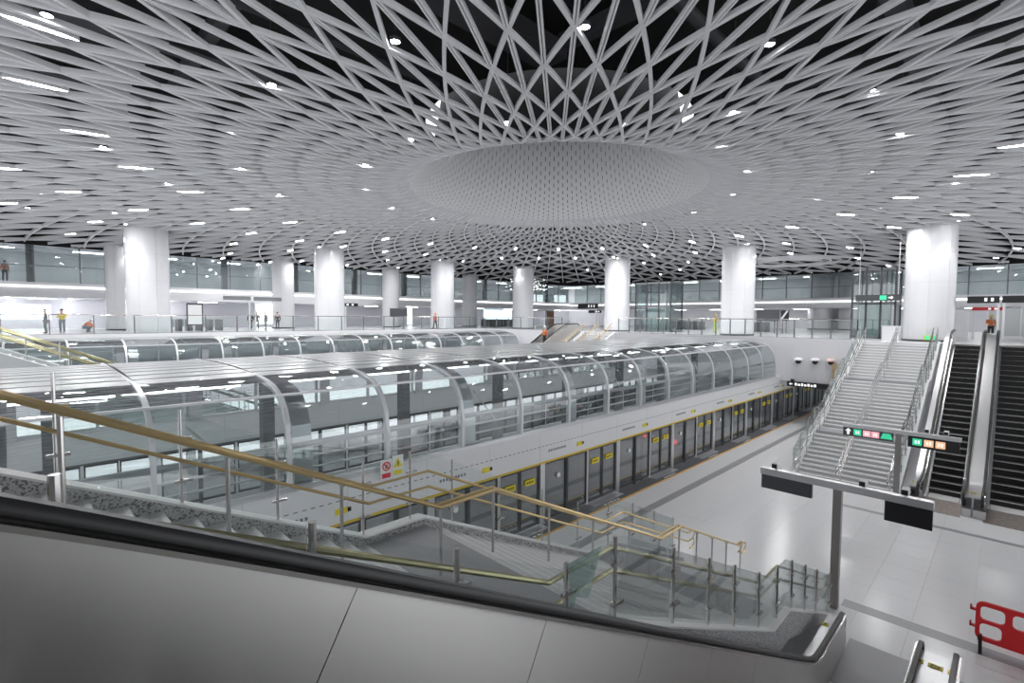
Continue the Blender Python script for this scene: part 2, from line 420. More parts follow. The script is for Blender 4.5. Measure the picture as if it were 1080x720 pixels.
# upper gallery: slab bands, glass walls
def gallery_left():
    struct(MB().box(-20, 75, 60, 72, 8.7, 10.0).build('trim_7', 'wall'), 'white floor band of the upper gallery on the far side')
    e = thing('light_strip', 'continuous white light strip along the far gallery band', 'light', (27, 59.95, 9.6))
    MB().box(-20, 75, 59.93, 60.02, 9.58, 9.69).build('diffuser', 'strip_e', e)
    w = thing('window_1', 'grey tinted glass wall of the upper gallery on the far side', 'window', (27, 60.4, 10.0)); struct(w); del w['category']
    a = MB().box(-18, -14.9, 60.38, 60.42, 10.05, 13.2).build('pane', 'glass_win', w)
    fr = MB().box(-18.0, -17.9, 60.33, 60.47, 10.0, 13.25).build('mullion', 'frame_md', w)
    tr = MB().box(-18, -14.9, 60.36, 60.44, 11.45, 11.51).build('transom', 'frame_md', w)
    for i in range(1, 30):
        inst(a, w, (3.1 * i, 0, 0)); inst(fr, w, (3.1 * i, 0, 0)); inst(tr, w, (3.1 * i, 0, 0))
    pk = MB().box(.2, .75, 60.5, 61.0, 10.0, 13.3).build('pillar', 'frame_md', w)
    for i in range(1, 10): inst(pk, w, (7.6 * i, 0, 0))
    struct(MB().box(-20, 86, 68, 68.3, 10.0, 13.4).build('wall_gallery', 'wall_grey'), 'grey wall behind the gallery glass')
    struct(MB().box(-20, 86, 60.6, 68, 13.3, 13.5).build('ceiling', 'wall'), 'pale gallery soffit')
    struct(MB().box(-20, 76, 60.2, 60.6, 13.25, 16.6).build('wall_far', 'void'), 'dark wall above the gallery glass')
    struct(MB().box(-20, 86, 66, 66.3, ZC, 8.7).build('wall_left', 'wall_lilac'), 'white wall behind the far concourse')
def gallery_end():
    struct(MB().box(75, 87, -14, 60, 8.7, 10.0).build('trim_8', 'wall'), 'white floor band of the upper gallery at the end')
    e = thing('light_strip', 'continuous white light strip along the end gallery band', 'light', (74.95, 25, 9.5))
    MB().box(74.93, 75.02, -14, 59.9, 9.48, 9.59).build('diffuser', 'strip_e', e)
    w = thing('window_2', 'grey tinted glass wall of the upper gallery at the end', 'window', (75.4, 25, 10.0)); struct(w); del w['category']
    a = MB().box(75.38, 75.42, -12, -8.9, 10.05, 13.2).build('pane', 'glass_win', w)
    fr = MB().box(75.33, 75.47, -12, -11.88, 10.0, 13.25).build('mullion', 'frame_md', w)
    tr = MB().box(75.36, 75.44, -12, -8.9, 11.45, 11.51).build('transom', 'frame_md', w)
    for i in range(1, 23):
        inst(a, w, (0, 3.1 * i, 0)); inst(fr, w, (0, 3.1 * i, 0)); inst(tr, w, (0, 3.1 * i, 0))
    struct(MB().box(84, 84.3, -14, 68, 10.0, 13.4).build('wall_gallery', 'wall_grey'), 'grey wall behind the end gallery glass')
    struct(MB().box(75.6, 84, -14, 60, 13.3, 13.5).build('ceiling', 'wall'), 'pale end gallery soffit')
    struct(MB().box(75.2, 75.6, -14, 60, 13.25, 16.6).build('wall_far', 'void'), 'dark wall above the end gallery glass')
    struct(MB().box(82, 82.3, -14, 66, ZC, 8.7).build('wall_far', 'wall'), 'white wall behind the end concourse')
gallery_left(); gallery_end()
def fill_panel(x, y, z, lx, ly, label, group, m_='fill_panel_e'):  # fill light panel, added to brighten the galleries and the concourse behind
    t = thing('fill_panel', label, 'ceiling light', (x, y, z), group)
    MB().box(x - lx, x + lx, y - ly, y + ly, z - .02, z).build('diffuser', m_, t)
    MB().box(x - lx - .04, x + lx + .04, y - ly - .04, y + ly + .04, z, z + .06).build('frame', 'silver_lt', t)
for i in range(16): fill_panel(-14 + 6.2 * i, 63.8, 13.22, 1.1, .18, 'added fill panel under the far gallery soffit behind the glass', 'added fill panels in the far gallery')
for i in range(13): fill_panel(79.5, -10 + 6.0 * i, 13.22, .18, 1.1, 'added fill panel under the end gallery soffit behind the glass', 'added fill panels in the end gallery')
for i in range(14): fill_panel(-12 + 6.6 * i, 62.4, 8.62, .9, .16, 'added fill panel under the far gallery band', 'added fill panels under the far band', 'fill_panel_dim')  # added to light the concourse below the band
for i in range(12): fill_panel(78.2, -9 + 6.0 * i, 8.62, .16, .9, 'added fill panel under the end gallery band', 'added fill panels under the end band', 'fill_panel_dim')

# ------------------------------------------------------------------ 2. columns
def clad_mesh(D):
    R = D / 2; n = 8; seg = 5; hh = (ZL + 0.15 - ZC - .12) / 4
    m = MB(); vs = []
    for i in range(seg + 1):
        a = 2 * PI / n * (i / seg) * 0.985 + 0.006
        for (r, z) in ((R, .012), (R, hh - .012), (R - .05, hh - .012), (R - .05, .012)):
            vs.append((r * math.cos(a), r * math.sin(a), z))
    fs = []
    for i in range(seg):
        for q in range(4): fs.append((i * 4 + q, i * 4 + (q + 1) % 4, i * 4 + 4 + (q + 1) % 4, i * 4 + 4 + q))
    fs += [(0, 1, 2, 3), tuple(seg * 4 + q for q in (3, 2, 1, 0))]
    m.add(vs, fs); return m, hh
COLP = {}
def column(x, y, D, label, rot=0.0):
    t = thing('column', label, 'column', (x, y, ZC), 'round white columns of the hall')
    if D not in COLP:
        m, hh = clad_mesh(D)
        p = m.build('cladding_panel', 'column', None, True, origin=(0, 0, 0)); p.parent = t; p.location = (0, 0, .12)
        bs = MB().lathe([(.01, 0), (D / 2 + .03, 0), (D / 2 + .03, .12), (.01, .12)], n=40).build('base_ring', 'frame_dk', None, True, origin=(0, 0, 0)); bs.parent = t
        co = MB().lathe([(D / 2 - .03, .1), (D / 2 - .03, ZL + .3 - ZC)], n=40).build('core', 'wall_grey', None, True, origin=(0, 0, 0)); co.parent = t
        COLP[D] = (p, bs, co, hh); first = True
    else: first = False
    p, bs, co, hh = COLP[D]
    for k in range(4):
        for q in range(8):
            if first and k == 0 and q == 0: p.rotation_euler = (0, 0, rot); continue
            o = p.copy(); COL.objects.link(o); o.parent = t; o.location = (0, 0, .12 + hh * k); o.rotation_euler = (0, 0, rot + 2 * PI / 8 * q)
    if not first:
        for s in (bs, co):
            o = s.copy(); COL.objects.link(o); o.parent = t
    return t
FR = [(6.4, 43.9, 'thick white round column nearest the left edge, behind the glass railing'),
      (20.2, 44.6, 'white round column second from left in the front row'),
      (33.6, 45.2, 'white round column third from left in the front row, worker in red at its foot'),
      (44.6, 43.2, 'white round column at the middle of the picture, beyond the second glass vault'),
      (44.9, 29.6, 'white round column with a bright lit top left of the glass lift'),
      (43.6, 16.6, 'white round column behind the end railing, above the tip of the near vault'),
      (42.6, 3.9, 'large white round column at the head of the far stairs')]
for i, (x, y, l) in enumerate(FR): column(x, y, 2.65, l, 0.25 + .1 * i)
BR = [(6.3, 57.0, 'slim white column partly hidden behind the leftmost thick column'),
      (20.6, 57.2, 'slim white back row column between the first and second front columns'),
      (34.3, 57.4, 'slim white back row column behind the black screen'),
      (47.2, 56.8, 'slim white back row column left of the turnstiles')]
for i, (x, y, l) in enumerate(BR): column(x, y, 2.25, l, 0.3)
t = column(79, 18.8, 3.0, 'pale round column far behind the end concourse, second lift side', 0.2)
t = column(79, 14.9, 3.6, 'broad pale round column far behind the end concourse, right of its twin', 0.2)

# ------------------------------------------------------------------ 3. glass track vaults
def vault_profile(y0, y1):
    L = [(0, 3.30), (0.0, 4.15), (.10, 4.75), (.28, 5.10), (.52, 5.36), (.9, 5.52), (1.4, 5.62), (2.0, 5.68)]
    left = [(y0 + a, z) for a, z in L]
    right = [(y1 - a, z) for a, z in reversed(L)]
    return left, right
def vault(label, y0, y1, x0, nb, rows, group_lab):
    t = thing('glass_track_vault', label, 'glass vault', (x0, (y0 + y1) / 2, 2.2))
    Lf, Rt = vault_profile(y0, y1); bw = 2.5
    full = Lf + Rt
    rib = MB().sweep([(x0, y, z) for y, z in full], [(-.045, -.11), (.045, -.11), (.045, .03), (-.045, .03)], side=(1, 0, 0)).build('rib', 'rib', t)
    for i in range(1, nb + 1): inst(rib, t, (bw * i, 0, 0))
    def sheet(pts, name, mt):
        m = MB(); n = len(pts); vs = []
        for x in (x0 + .05, x0 + bw - .05):
            for y, z in pts: vs.append((x, y, z))
        fs = [(i, i + 1, n + i + 1, n + i) for i in range(n - 1)]
        m.add(vs, fs); return m.build(name, mt, t, True)
    def mids(pts): return pts
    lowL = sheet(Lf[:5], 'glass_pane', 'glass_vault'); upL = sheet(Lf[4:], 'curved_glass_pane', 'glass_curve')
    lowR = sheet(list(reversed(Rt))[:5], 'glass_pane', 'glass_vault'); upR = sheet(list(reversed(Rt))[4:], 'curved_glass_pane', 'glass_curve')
    yy0, yy1 = Lf[-1][0], Rt[0][0]; w = (yy1 - yy0) / rows
    rp = []
    for r in range(rows):
        ya, yb = yy0 + r * w + .06, yy0 + (r + 1) * w - .06
        cr = lambda y: 5.68 + .10 * (1 - ((y - (yy0 + yy1) / 2) / ((yy1 - yy0) / 2)) ** 2)
        xa, xb = x0 + .05, x0 + bw - .05
        rp.append(MB().hexa([(xa, ya, cr(ya) - .03), (xb, ya, cr(ya) - .03), (xb, yb, cr(yb) - .03), (xa, yb, cr(yb) - .03),
                             (xa, ya, cr(ya)), (xb, ya, cr(ya)), (xb, yb, cr(yb)), (xa, yb, cr(yb))]).build('roof_panel', 'roof', t))
    for i in range(1, nb):
        for s in (lowL, upL, lowR, upR, *rp): inst(s, t, (bw * i, 0, 0))
    xe = x0 + bw * nb
    for yA, zA, ww, hh, nm, mt in ((y0 + .52, 5.37, .10, .05, 'shoulder_rail', 'rib'), (y1 - .52, 5.37, .10, .05, 'shoulder_rail', 'rib'),
                               (y0 - .02, 3.30, .14, .12, 'base_rail', 'silver'), (y1 + .02, 3.30, .14, .12, 'base_rail', 'silver')):
        MB().box(x0, xe, yA - ww / 2, yA + ww / 2, zA - hh / 2, zA + hh / 2).build(nm, mt, t)
    for z, rr in ((4.22, .075), (3.92, .028), (3.64, .028)):
        MB().tube([(x0, y0 + .16, z), (xe, y0 + .16, z)], rr, 8).build('guard_rail', 'silver', t, True)
    MB().box(x0, xe, yy0, yy1, 5.50, 5.53).build('roof_membrane', 'frame_dk', t)
    if rows > 4:  # glowing tubes added to lighten the inside of the vault
        lp0 = MB().box(x0 + .3, x0 + 2.2, y0 + 2.4, y0 + 2.5, 5.40, 5.46).build('fill_tube', 'fill_tube_e', t)
        lq0 = MB().box(x0 + .3, x0 + 2.2, y1 - 2.5, y1 - 2.4, 5.40, 5.46).build('fill_tube', 'fill_tube_e', t)
        for i in range(1, nb): inst(lp0, t, (bw * i, 0, 0)); inst(lq0, t, (bw * i, 0, 0))
    # broad inner hoops at every second rib and slanting tie rods
    hp = MB().sweep([(x0 + .35, y + (.12 if i < len(Lf) else -.12), z - .08) for i, (y, z) in enumerate(full)], [(-.22, -.03), (.22, -.03), (.22, .01), (-.22, .01)], side=(1, 0, 0)).build('inner_hoop', 'silver', t)
    rod = MB().tube([(x0 + .6, y0 + .25, 4.95), (x0 + 1.5, y0 + .25, 3.95)], .022, 6).build('tie_rod', 'silver_lt', t)
    for i in range(1, nb):
        if i % 2 == 0: inst(hp, t, (bw * i, 0, 0))
        if i % 3 == 0: inst(rod, t, (bw * i, 0, 0))
    return t
vault('long silver glass vault over the near track, its white ribs in the foreground', YP, YQ, -5.85, 17, 9, '')
vault('low glass vault over the second track, below the far railing', 36.0, 42.3, -5.85, 17, 3, '')

# ------------------------------------------------------------------ 4. platform screen doors
def screen_doors(label, y, k0, k1, stick, face):
    t = thing('platform_screen_doors', label, 'platform doors', (17.3, y, 0))
    P = 4.68
    def frame(xa, xb, fw, mt, nm, par):
        m = MB(); m.box(xa, xa + fw, y - .04, y + .04, .06, 2.14); m.box(xb - fw, xb, y - .04, y + .04, .06, 2.14)
        m.box(xa + fw, xb - fw, y - .04, y + .04, .06, .14); m.box(xa + fw, xb - fw, y - .04, y + .04, 2.06, 2.14)
        f = m.build(nm, mt, par)
        MB().box(xa + fw, xb - fw, y - .008, y + .008, .14, 2.06).build('glass_pane', 'glass_psd', f)
        return f
    protos = []
    protos.append(MB().box(17.18, 17.42, y - .09, y + .09, 0, 2.17).build('post', 'silver', t))
    protos.append(frame(17.44, 18.66, .05, 'frame_dk', 'fixed_panel', t))
    protos.append(frame(18.70, 19.90, .05, 'frame_dk', 'fixed_panel', t))
    protos.append(MB().box(18.63, 18.73, y - .07, y + .07, 0, 2.17).build('mullion', 'frame_dk', t))
    protos.append(MB().box(19.88, 19.97, y - .06, y + .06, 0, 2.17).build('mullion', 'silver', t))
    for xa, xb in ((19.98, 20.90), (20.93, 21.84)):
        d = frame(xa, xb, .045, 'frame_dk', 'door_leaf', t); protos.append(d)
        if stick:
            xm = (xa + xb) / 2; yy = y - .045 * face
            m = MB(); m.box(xm - .24, xm + .24, yy - .006, yy, 1.52, 1.72)
            for q in range(4): m.box(xm - .17 + .09 * q, xm - .12 + .09 * q, yy - .009, yy - .005, 1.58, 1.66, 1)
            m.build('warning_sticker', ['yellow', 'black'], d)
    MBt = MB().box(19.9, 21.95, y - .42 * face if face > 0 else y, y if face > 0 else y + .42, .004, .012)
    protos.append(MBt.build('threshold_plate', 'silver', t))
    if stick:
        m = MB(); m.box(19.2, 19.5, y - .10, y - .075, 2.42, 2.56); m.box(19.52, 19.60, y - .10, y - .075, 2.44, 2.54, 1)
        protos.append(m.build('door_sign', ['yellow', 'black'], t))
        m = MB()
        for q in range(9): m.box(17.6 + q * .11, 17.66 + q * .11, y - .085, y - .079, 2.50, 2.58)
        protos.append(m.build('small_lettering', 'frame_md', t))
        m = MB().lathe([(.001, 0), (.09, 0), (.09, .01), (.001, .01)], n=14)
        m.v = [(18.2 + a, y - .05 - c, 1.55 + b) for a, b, c in m.v]
        protos.append(m.build('round_notice', 'plain_white', t))
        m = MB()
        for q in range(5): m.box(20.35 + q * .22, 20.47 + q * .22, y - .60, y - .52, .004, .012)
        protos.append(m.build('floor_arrow', 'plain_white', t))
    for k in range(k0, k1 + 1):
        if k == 0: continue
        for s in protos:
            o = copy_tree(s, t); o.location = Vector(s.location) + Vector((P * k, 0, 0))
    x0, x1 = 17.18 + P * k0, 17.18 + P * (k1 + 1)
    nf = 2 * (k1 - k0 + 1); fw = (x1 - x0) / nf
    fp = MB().box(x0 + .004, x0 + fw - .004, y - .075, y + .075, 2.20, 3.24).build('fascia_panel', 'white', t)
    for i in range(1, nf): inst(fp, t, (fw * i, 0, 0))
    MB().box(x0, x1, y - .095, y + .02, 2.14, 2.205).build('edge_strip', 'yellow_strip' if stick else 'frame_md', t)
    if stick:
        m = MB(); x = x0
        while x < x1:
            m.box(x, x + .10, y - .078, y - .0745, 2.735, 2.755); x += .2
        tag(m.build('dotted_line', 'frame_dk', t), kind='stuff')
    return t
screen_doors('row of full height glass platform doors under a white fascia with yellow stickers', YP, -5, 8, True, 1)
screen_doors('second row of glass platform doors seen dimly through the near vault', YQ, -5, 4, False, -1)
# tracks and red lamps behind the doors
tr = thing('railway_track', 'pair of steel rails behind the near platform doors', 'track', (17, 15, -1.3))
for yy in (13.2, 14.65, 18.0, 19.45): MB().box(-14, 62, yy - .035, yy + .035, -1.3, -1.13).build('rail', 'steel', tr)
for (x, y, z, r, l) in ((23.47, 11.9, .88, .12, 'glowing red signal lamp low behind the platform doors'), (20.65, 12.0, 1.67, .09, 'smaller red lamp behind the doors just below the fascia')):
    sg = thing('signal_lamp', l, 'lamp', (x, y, -1.3))
    MB().box(x - .05, x + .05, y + .02, y + .12, -1.3, z + .15).build('pole', 'frame_dk', sg); MB().ball((x, y - .06, z), r).build('lens', 'red_e', sg, True)
# pier lines inside the vault (dark posts of the second platform side)
pr = thing('vault_pier', 'row of dark grey piers between the two tracks inside the near vault', 'pier', (16, 16.5, -1.3))
p0 = MB().box(0.2, .55, 16.3, 16.65, -1.3, 5.5).build('pier', 'frame_md', pr)
for i in range(1, 8): inst(p0, pr, (5.0 * i, 0, 0))

# ------------------------------------------------------------------ 5. staircases
ZN = 6.2                      # floor of the near landing beside the camera
NEARP = [(-1.45, ZN), (3.47, 3.84), (4.52, 3.84), (9.30, 1.60), (10.20, 1.60), (13.70, 0.0)]
NEARB = [(-1.20, ZN), (3.72, 3.84), (4.70, 3.84), (9.50, 1.60), (10.40, 1.60), (13.92, 0.0)]
FARP = [(38.80, ZC), (34.80, 3.84), (33.90, 3.84), (29.30, 1.60), (28.40, 1.60), (24.95, 0.0)]
def zline(P, x):
    for (xa, za), (xb, zb) in zip(P, P[1:]):
        if min(xa, xb) - 1e-6 <= x <= max(xa, xb) + 1e-6: return za + (zb - za) * (x - xa) / (xb - xa)
    return P[0][1] if abs(x - P[0][0]) < abs(x - P[-1][0]) else P[-1][1]
def staircase(label, P, y0, y1, counts=(13, 15, 11)):
    t = thing('staircase', label, 'stairs', (P[-1][0], (y0 + y1) / 2, 0))
    for fi, (a, n) in enumerate(zip((0, 2, 4), counts)):
        (xa, za), (xb, zb) = P[a], P[a + 1]; dx = (xb - xa) / n; dz = (zb - za) / n; s = 1 if dx > 0 else -1
        src = None
        for k in range(1, n + 1):
            if k == n and fi == 2: break
            xs = xa + dx * (k - 1); xe = xa + dx * k; z = za + dz * k
            if src is None:
                lo, hi = min(xs, xe + s * .02), max(xs, xe + s * .02)
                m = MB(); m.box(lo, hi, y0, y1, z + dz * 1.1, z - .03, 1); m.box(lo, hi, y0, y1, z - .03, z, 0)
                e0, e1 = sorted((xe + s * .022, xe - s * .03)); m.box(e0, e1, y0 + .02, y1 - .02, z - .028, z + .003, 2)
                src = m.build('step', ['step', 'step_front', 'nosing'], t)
            else: inst(src, t, (dx * (k - 1), 0, dz * (k - 1)))
    for a in (1, 3):
        (xa, z), (xb, _) = P[a], P[a + 1]; lo, hi = min(xa, xb), max(xa, xb)
        MB().box(lo, hi, y0, y1, z - .25, z).build('landing', 'landing', t)
    return t
def curb(P, y0, y1, up, dn, mt, name, parent, cap=None):
    m = MB(); top = [(x, z + up) for x, z in P]; bot = [(x, max(-0.02, z - dn)) for x, z in P]
    n = len(P)
    for i in range(n - 1):
        a, b2 = (P[i][0], P[i + 1][0]); sw = a > b2
        q = [(P[i][0], y0, bot[i][1]), (P[i + 1][0], y0, bot[i + 1][1]), (P[i + 1][0], y1, bot[i + 1][1]), (P[i][0], y1, bot[i][1]),
             (P[i][0], y0, top[i][1]), (P[i + 1][0], y0, top[i + 1][1]), (P[i + 1][0], y1, top[i + 1][1]), (P[i][0], y1, top[i][1])]
        m.hexa(q)
    o = m.build(name, mt, parent)
    if cap:
        m = MB()
        for i in range(n - 1):
            m.bar((P[i][0], (y0 + y1) / 2, top[i][1] + .012), (P[i + 1][0], (y0 + y1) / 2, top[i + 1][1] + .012), (y1 - y0) + .03, .024)
        m.build('curb_cap', cap, parent)
    return o
def railing(label, P, y, hs, mts, post_x, double=0.0, r=.026, loop=True, ext0=0.0, post_m='steel', post_r=.02, base=0.0, cat='handrail', top=None):
    t = thing('stair_handrail', label, cat, (P[-1][0], y, 0))
    s = 1 if P[-1][0] > P[0][0] else -1
    for h, mt in zip(hs, mts):
        for dy in ((-double, double) if double else (0,)):
            path = [(P[0][0] - s * ext0, y + dy, P[0][1] + h)] if ext0 else []
            path += [(x, y + dy, z + h) for x, z in P]
            if loop:
                xe, ze = P[-1][0] + s * .30, P[-1][1] + h
                path += [(xe, y + dy, ze), (xe + s * .10, y + dy, ze - .05), (xe + s * .12, y + dy, ze - .16), (xe + s * .04, y + dy, ze - .25), (xe - s * .15, y + dy, ze - .26)]
            MB().tube(path, r, 8).build('rail_tube', mt, t, True)
    for x in post_x:
        z = zline(P, x); zt = top if top else hs[0]
        MB().tube([(x, y, z + base), (x, y, z + zt)], post_r, 8).build('post', post_m, t, True)
        if double:
            MB().bar((x, y - double, z + hs[0] - .03), (x, y + double, z + hs[0] - .03), .03, .02).build('bracket', 'steel', t)
    return t
def glass_balustrade(label, P, y, post_x, hgt, hb, post_r=.022, film=False):
    t = thing('glass_balustrade', label, 'glass railing', (P[-1][0], y, 0))
    pts = sorted(post_x)
    for x in pts:
        z = zline(P, x)
        MB().tube([(x - .03, y, z + hb - .2), (x - .03, y, z + hgt)], post_r, 8).build('post', 'steel', t, True)
        for hz in (.25, .7):
            MB().bar((x - .1, y - .02, z + hb + hz * (hgt - hb)), (x + .08, y - .02, z + hb + hz * (hgt - hb)), .05, .03).build('glass_clamp', 'steel', t)
    for a, b2 in zip(pts, pts[1:]):
        xs = [a + .02] + [px for px, _ in P if a + .05 < px < b2 - .05] + [b2 - .06]
        xs = sorted(xs); m = MB()
        for xa, xb in zip(xs, xs[1:]):
            za, zb = zline(P, xa), zline(P, xb)
            m.hexa([(xa, y + .006, za + hb), (xb, y + .006, zb + hb), (xb, y + .018, zb + hb), (xa, y + .018, za + hb),
                    (xa, y + .006, za + hgt - .04), (xb, y + .006, zb + hgt - .04), (xb, y + .018, zb + hgt - .04), (xa, y + .018, za + hgt - .04)])
        m.build('glass_pane', 'glass_rail', t)
    return t
# near stairs
st = staircase('pale granite stairs descending beside the near escalator', NEARP, 3.15, 6.55, (16, 15, 11))
curb(NEARP, 6.55, 6.75, .10, .50, 'granite', 'stringer', st, 'nosing')
curb(NEARP, 2.75, 3.15, .06, .50, 'granite', 'stringer', st, 'nosing')
curb(NEARP, 3.151, 6.549, -.30, .45, 'granite', 'soffit', st)
for a in (1, 3):
    xa, z = NEARP[a]; xb = NEARP[a + 1][0]
railing('brass handrail down the middle of the near stairs', NEARB, 5.1, (.92,), ('brass',),
        [.17, 1.31, 2.42, 3.76, 4.68, 5.9, 7.1, 8.3, 9.5, 10.4, 11.3, 12.2, 13.1, 14.1], double=.05, r=.024, ext0=1.0)
railing('brass double height handrail on the far side of the near stairs', NEARP, 6.45, (.90, .65), ('brass', 'brass'),
        [], r=.022, ext0=1.0)
railing('dull brass handrail low on the near stairs beside the escalator', NEARP, 3.0, (.84, .58), ('brass_dim', 'brass_dim'),
        [], r=.026, ext0=1.0)
glass_balustrade('clear glass balustrade with slim posts along the far edge of the near stairs', NEARP, 6.65, [.21, 1.26, 2.31, 3.52, 4.33, 5.17, 6.3, 7.5, 8.7, 9.9, 11, 12.1, 13.2], 1.22, .12, .017)
gb = glass_balustrade('clear glass balustrade with clamped steel posts between near stairs and escalator', NEARP, 2.85, [.1, 1.2, 2.28, 3.58, 4.4, 5.71, 6.77, 7.72, 8.8, 9.76, 10.64, 11.59, 12.52, 13.67], 1.06, .10, .024)
m = MB()
za = zline(NEARP, 3.75)
m.add([(3.62, 2.875, za + 1.02), (4.15, 2.875, za + 1.02), (4.1, 2.90, za + .78), (3.95, 2.88, za + .55), (3.78, 2.90, za + .62), (3.66, 2.88, za + .45)], [(0, 1, 2, 3, 4, 5)])
m.v += [(a, b2 + .003, c) for a, b2, c in m.v[:6]]; m.f += [(6, 7, 8, 9, 10, 11)] + [(i, (i + 1) % 6, 6 + (i + 1) % 6, 6 + i) for i in range(6)]; m.m += [0] * 7
m.build('peeling_film', 'film', gb)
# far stairs of the same platform
st = staircase('broad pale stairs rising away to the end concourse', FARP, 3.15, 6.75)
curb(FARP, 6.75, 7.0, .10, .45, 'white', 'stringer', st, 'nosing')
curb(FARP, 2.95, 3.15, .10, .45, 'white', 'stringer', st, 'nosing')
curb(FARP, 3.151, 6.749, -.30, .45, 'granite', 'soffit', st)
px = [25.2, 26.3, 27.4, 28.5, 29.3, 30.4, 31.5, 32.6, 33.8, 34.8, 35.8, 36.8, 37.8, 38.6]
railing('double steel handrail down the middle of the far stairs', FARP, 5.0, (.92, .66), ('steel', 'steel'), px, double=.05)
railing('steel handrail on the left side of the far stairs', FARP, 6.62, (.92, .66), ('steel', 'steel'), px)
railing('steel handrail on the right side of the far stairs', FARP, 3.27, (.92, .66), ('steel', 'steel'), px)
glass_balustrade('clear glass balustrade on the left edge of the far stairs', FARP, 6.87, px, 1.15, .12)
glass_balustrade('clear glass balustrade between far stairs and escalator', FARP, 3.05, px, 1.15, .12)
# stairs of the second platform
SY = 20.4
P2 = [(-0.76, ZC)] + NEARP[1:]
st = staircase('grey stairs with brass rails descending to the second platform at the left edge', P2, 24.4, 27.4)
curb(P2, 24.1, 24.4, .12, 1.2, 'wall_grey', 'stringer', st, 'nosing'); curb(P2, 27.4, 27.6, .10, .5, 'wall_grey', 'stringer', st, 'nosing')
for yy, l in ((24.5, 'brass handrail nearest the track on the second platform stairs'), (25.9, 'brass handrail in the middle of the second platform stairs'), (27.3, 'brass handrail on the far side of the second platform stairs')):
    railing(l, P2, yy, (.92, .66), ('brass_dim', 'brass_dim'), [0, 1.2, 2.4, 3.7, 4.7, 6, 7.2, 8.4], r=.03, ext0=1.0)
glass_balustrade('green tinted glass balustrade along the second platform stairs', P2, 24.25, [-.7, .9, 2.4, 4.0, 5.5, 7, 8.5], 1.15, .14)
P3 = [(x - 1.4, z) for x, z in FARP]
st = staircase('distant stairs climbing from the second platform to the end concourse', P3, 25.0, 28.2)
curb(P3, 24.8, 25.0, .12, .5, 'white', 'stringer', st, 'nosing'); curb(P3, 28.2, 28.4, .10, .5, 'white', 'stringer', st, 'nosing')
for yy, l in ((25.1, 'brass handrail on the right of the distant stairs'), (26.6, 'brass handrail in the middle of the distant stairs'), (28.1, 'brass handrail on the left of the distant stairs')):
    railing(l, P3, yy, (.92, .66), ('brass', 'brass'), [27.1, 29.2, 31.5, 33.4, 35.5, 37], r=.03)

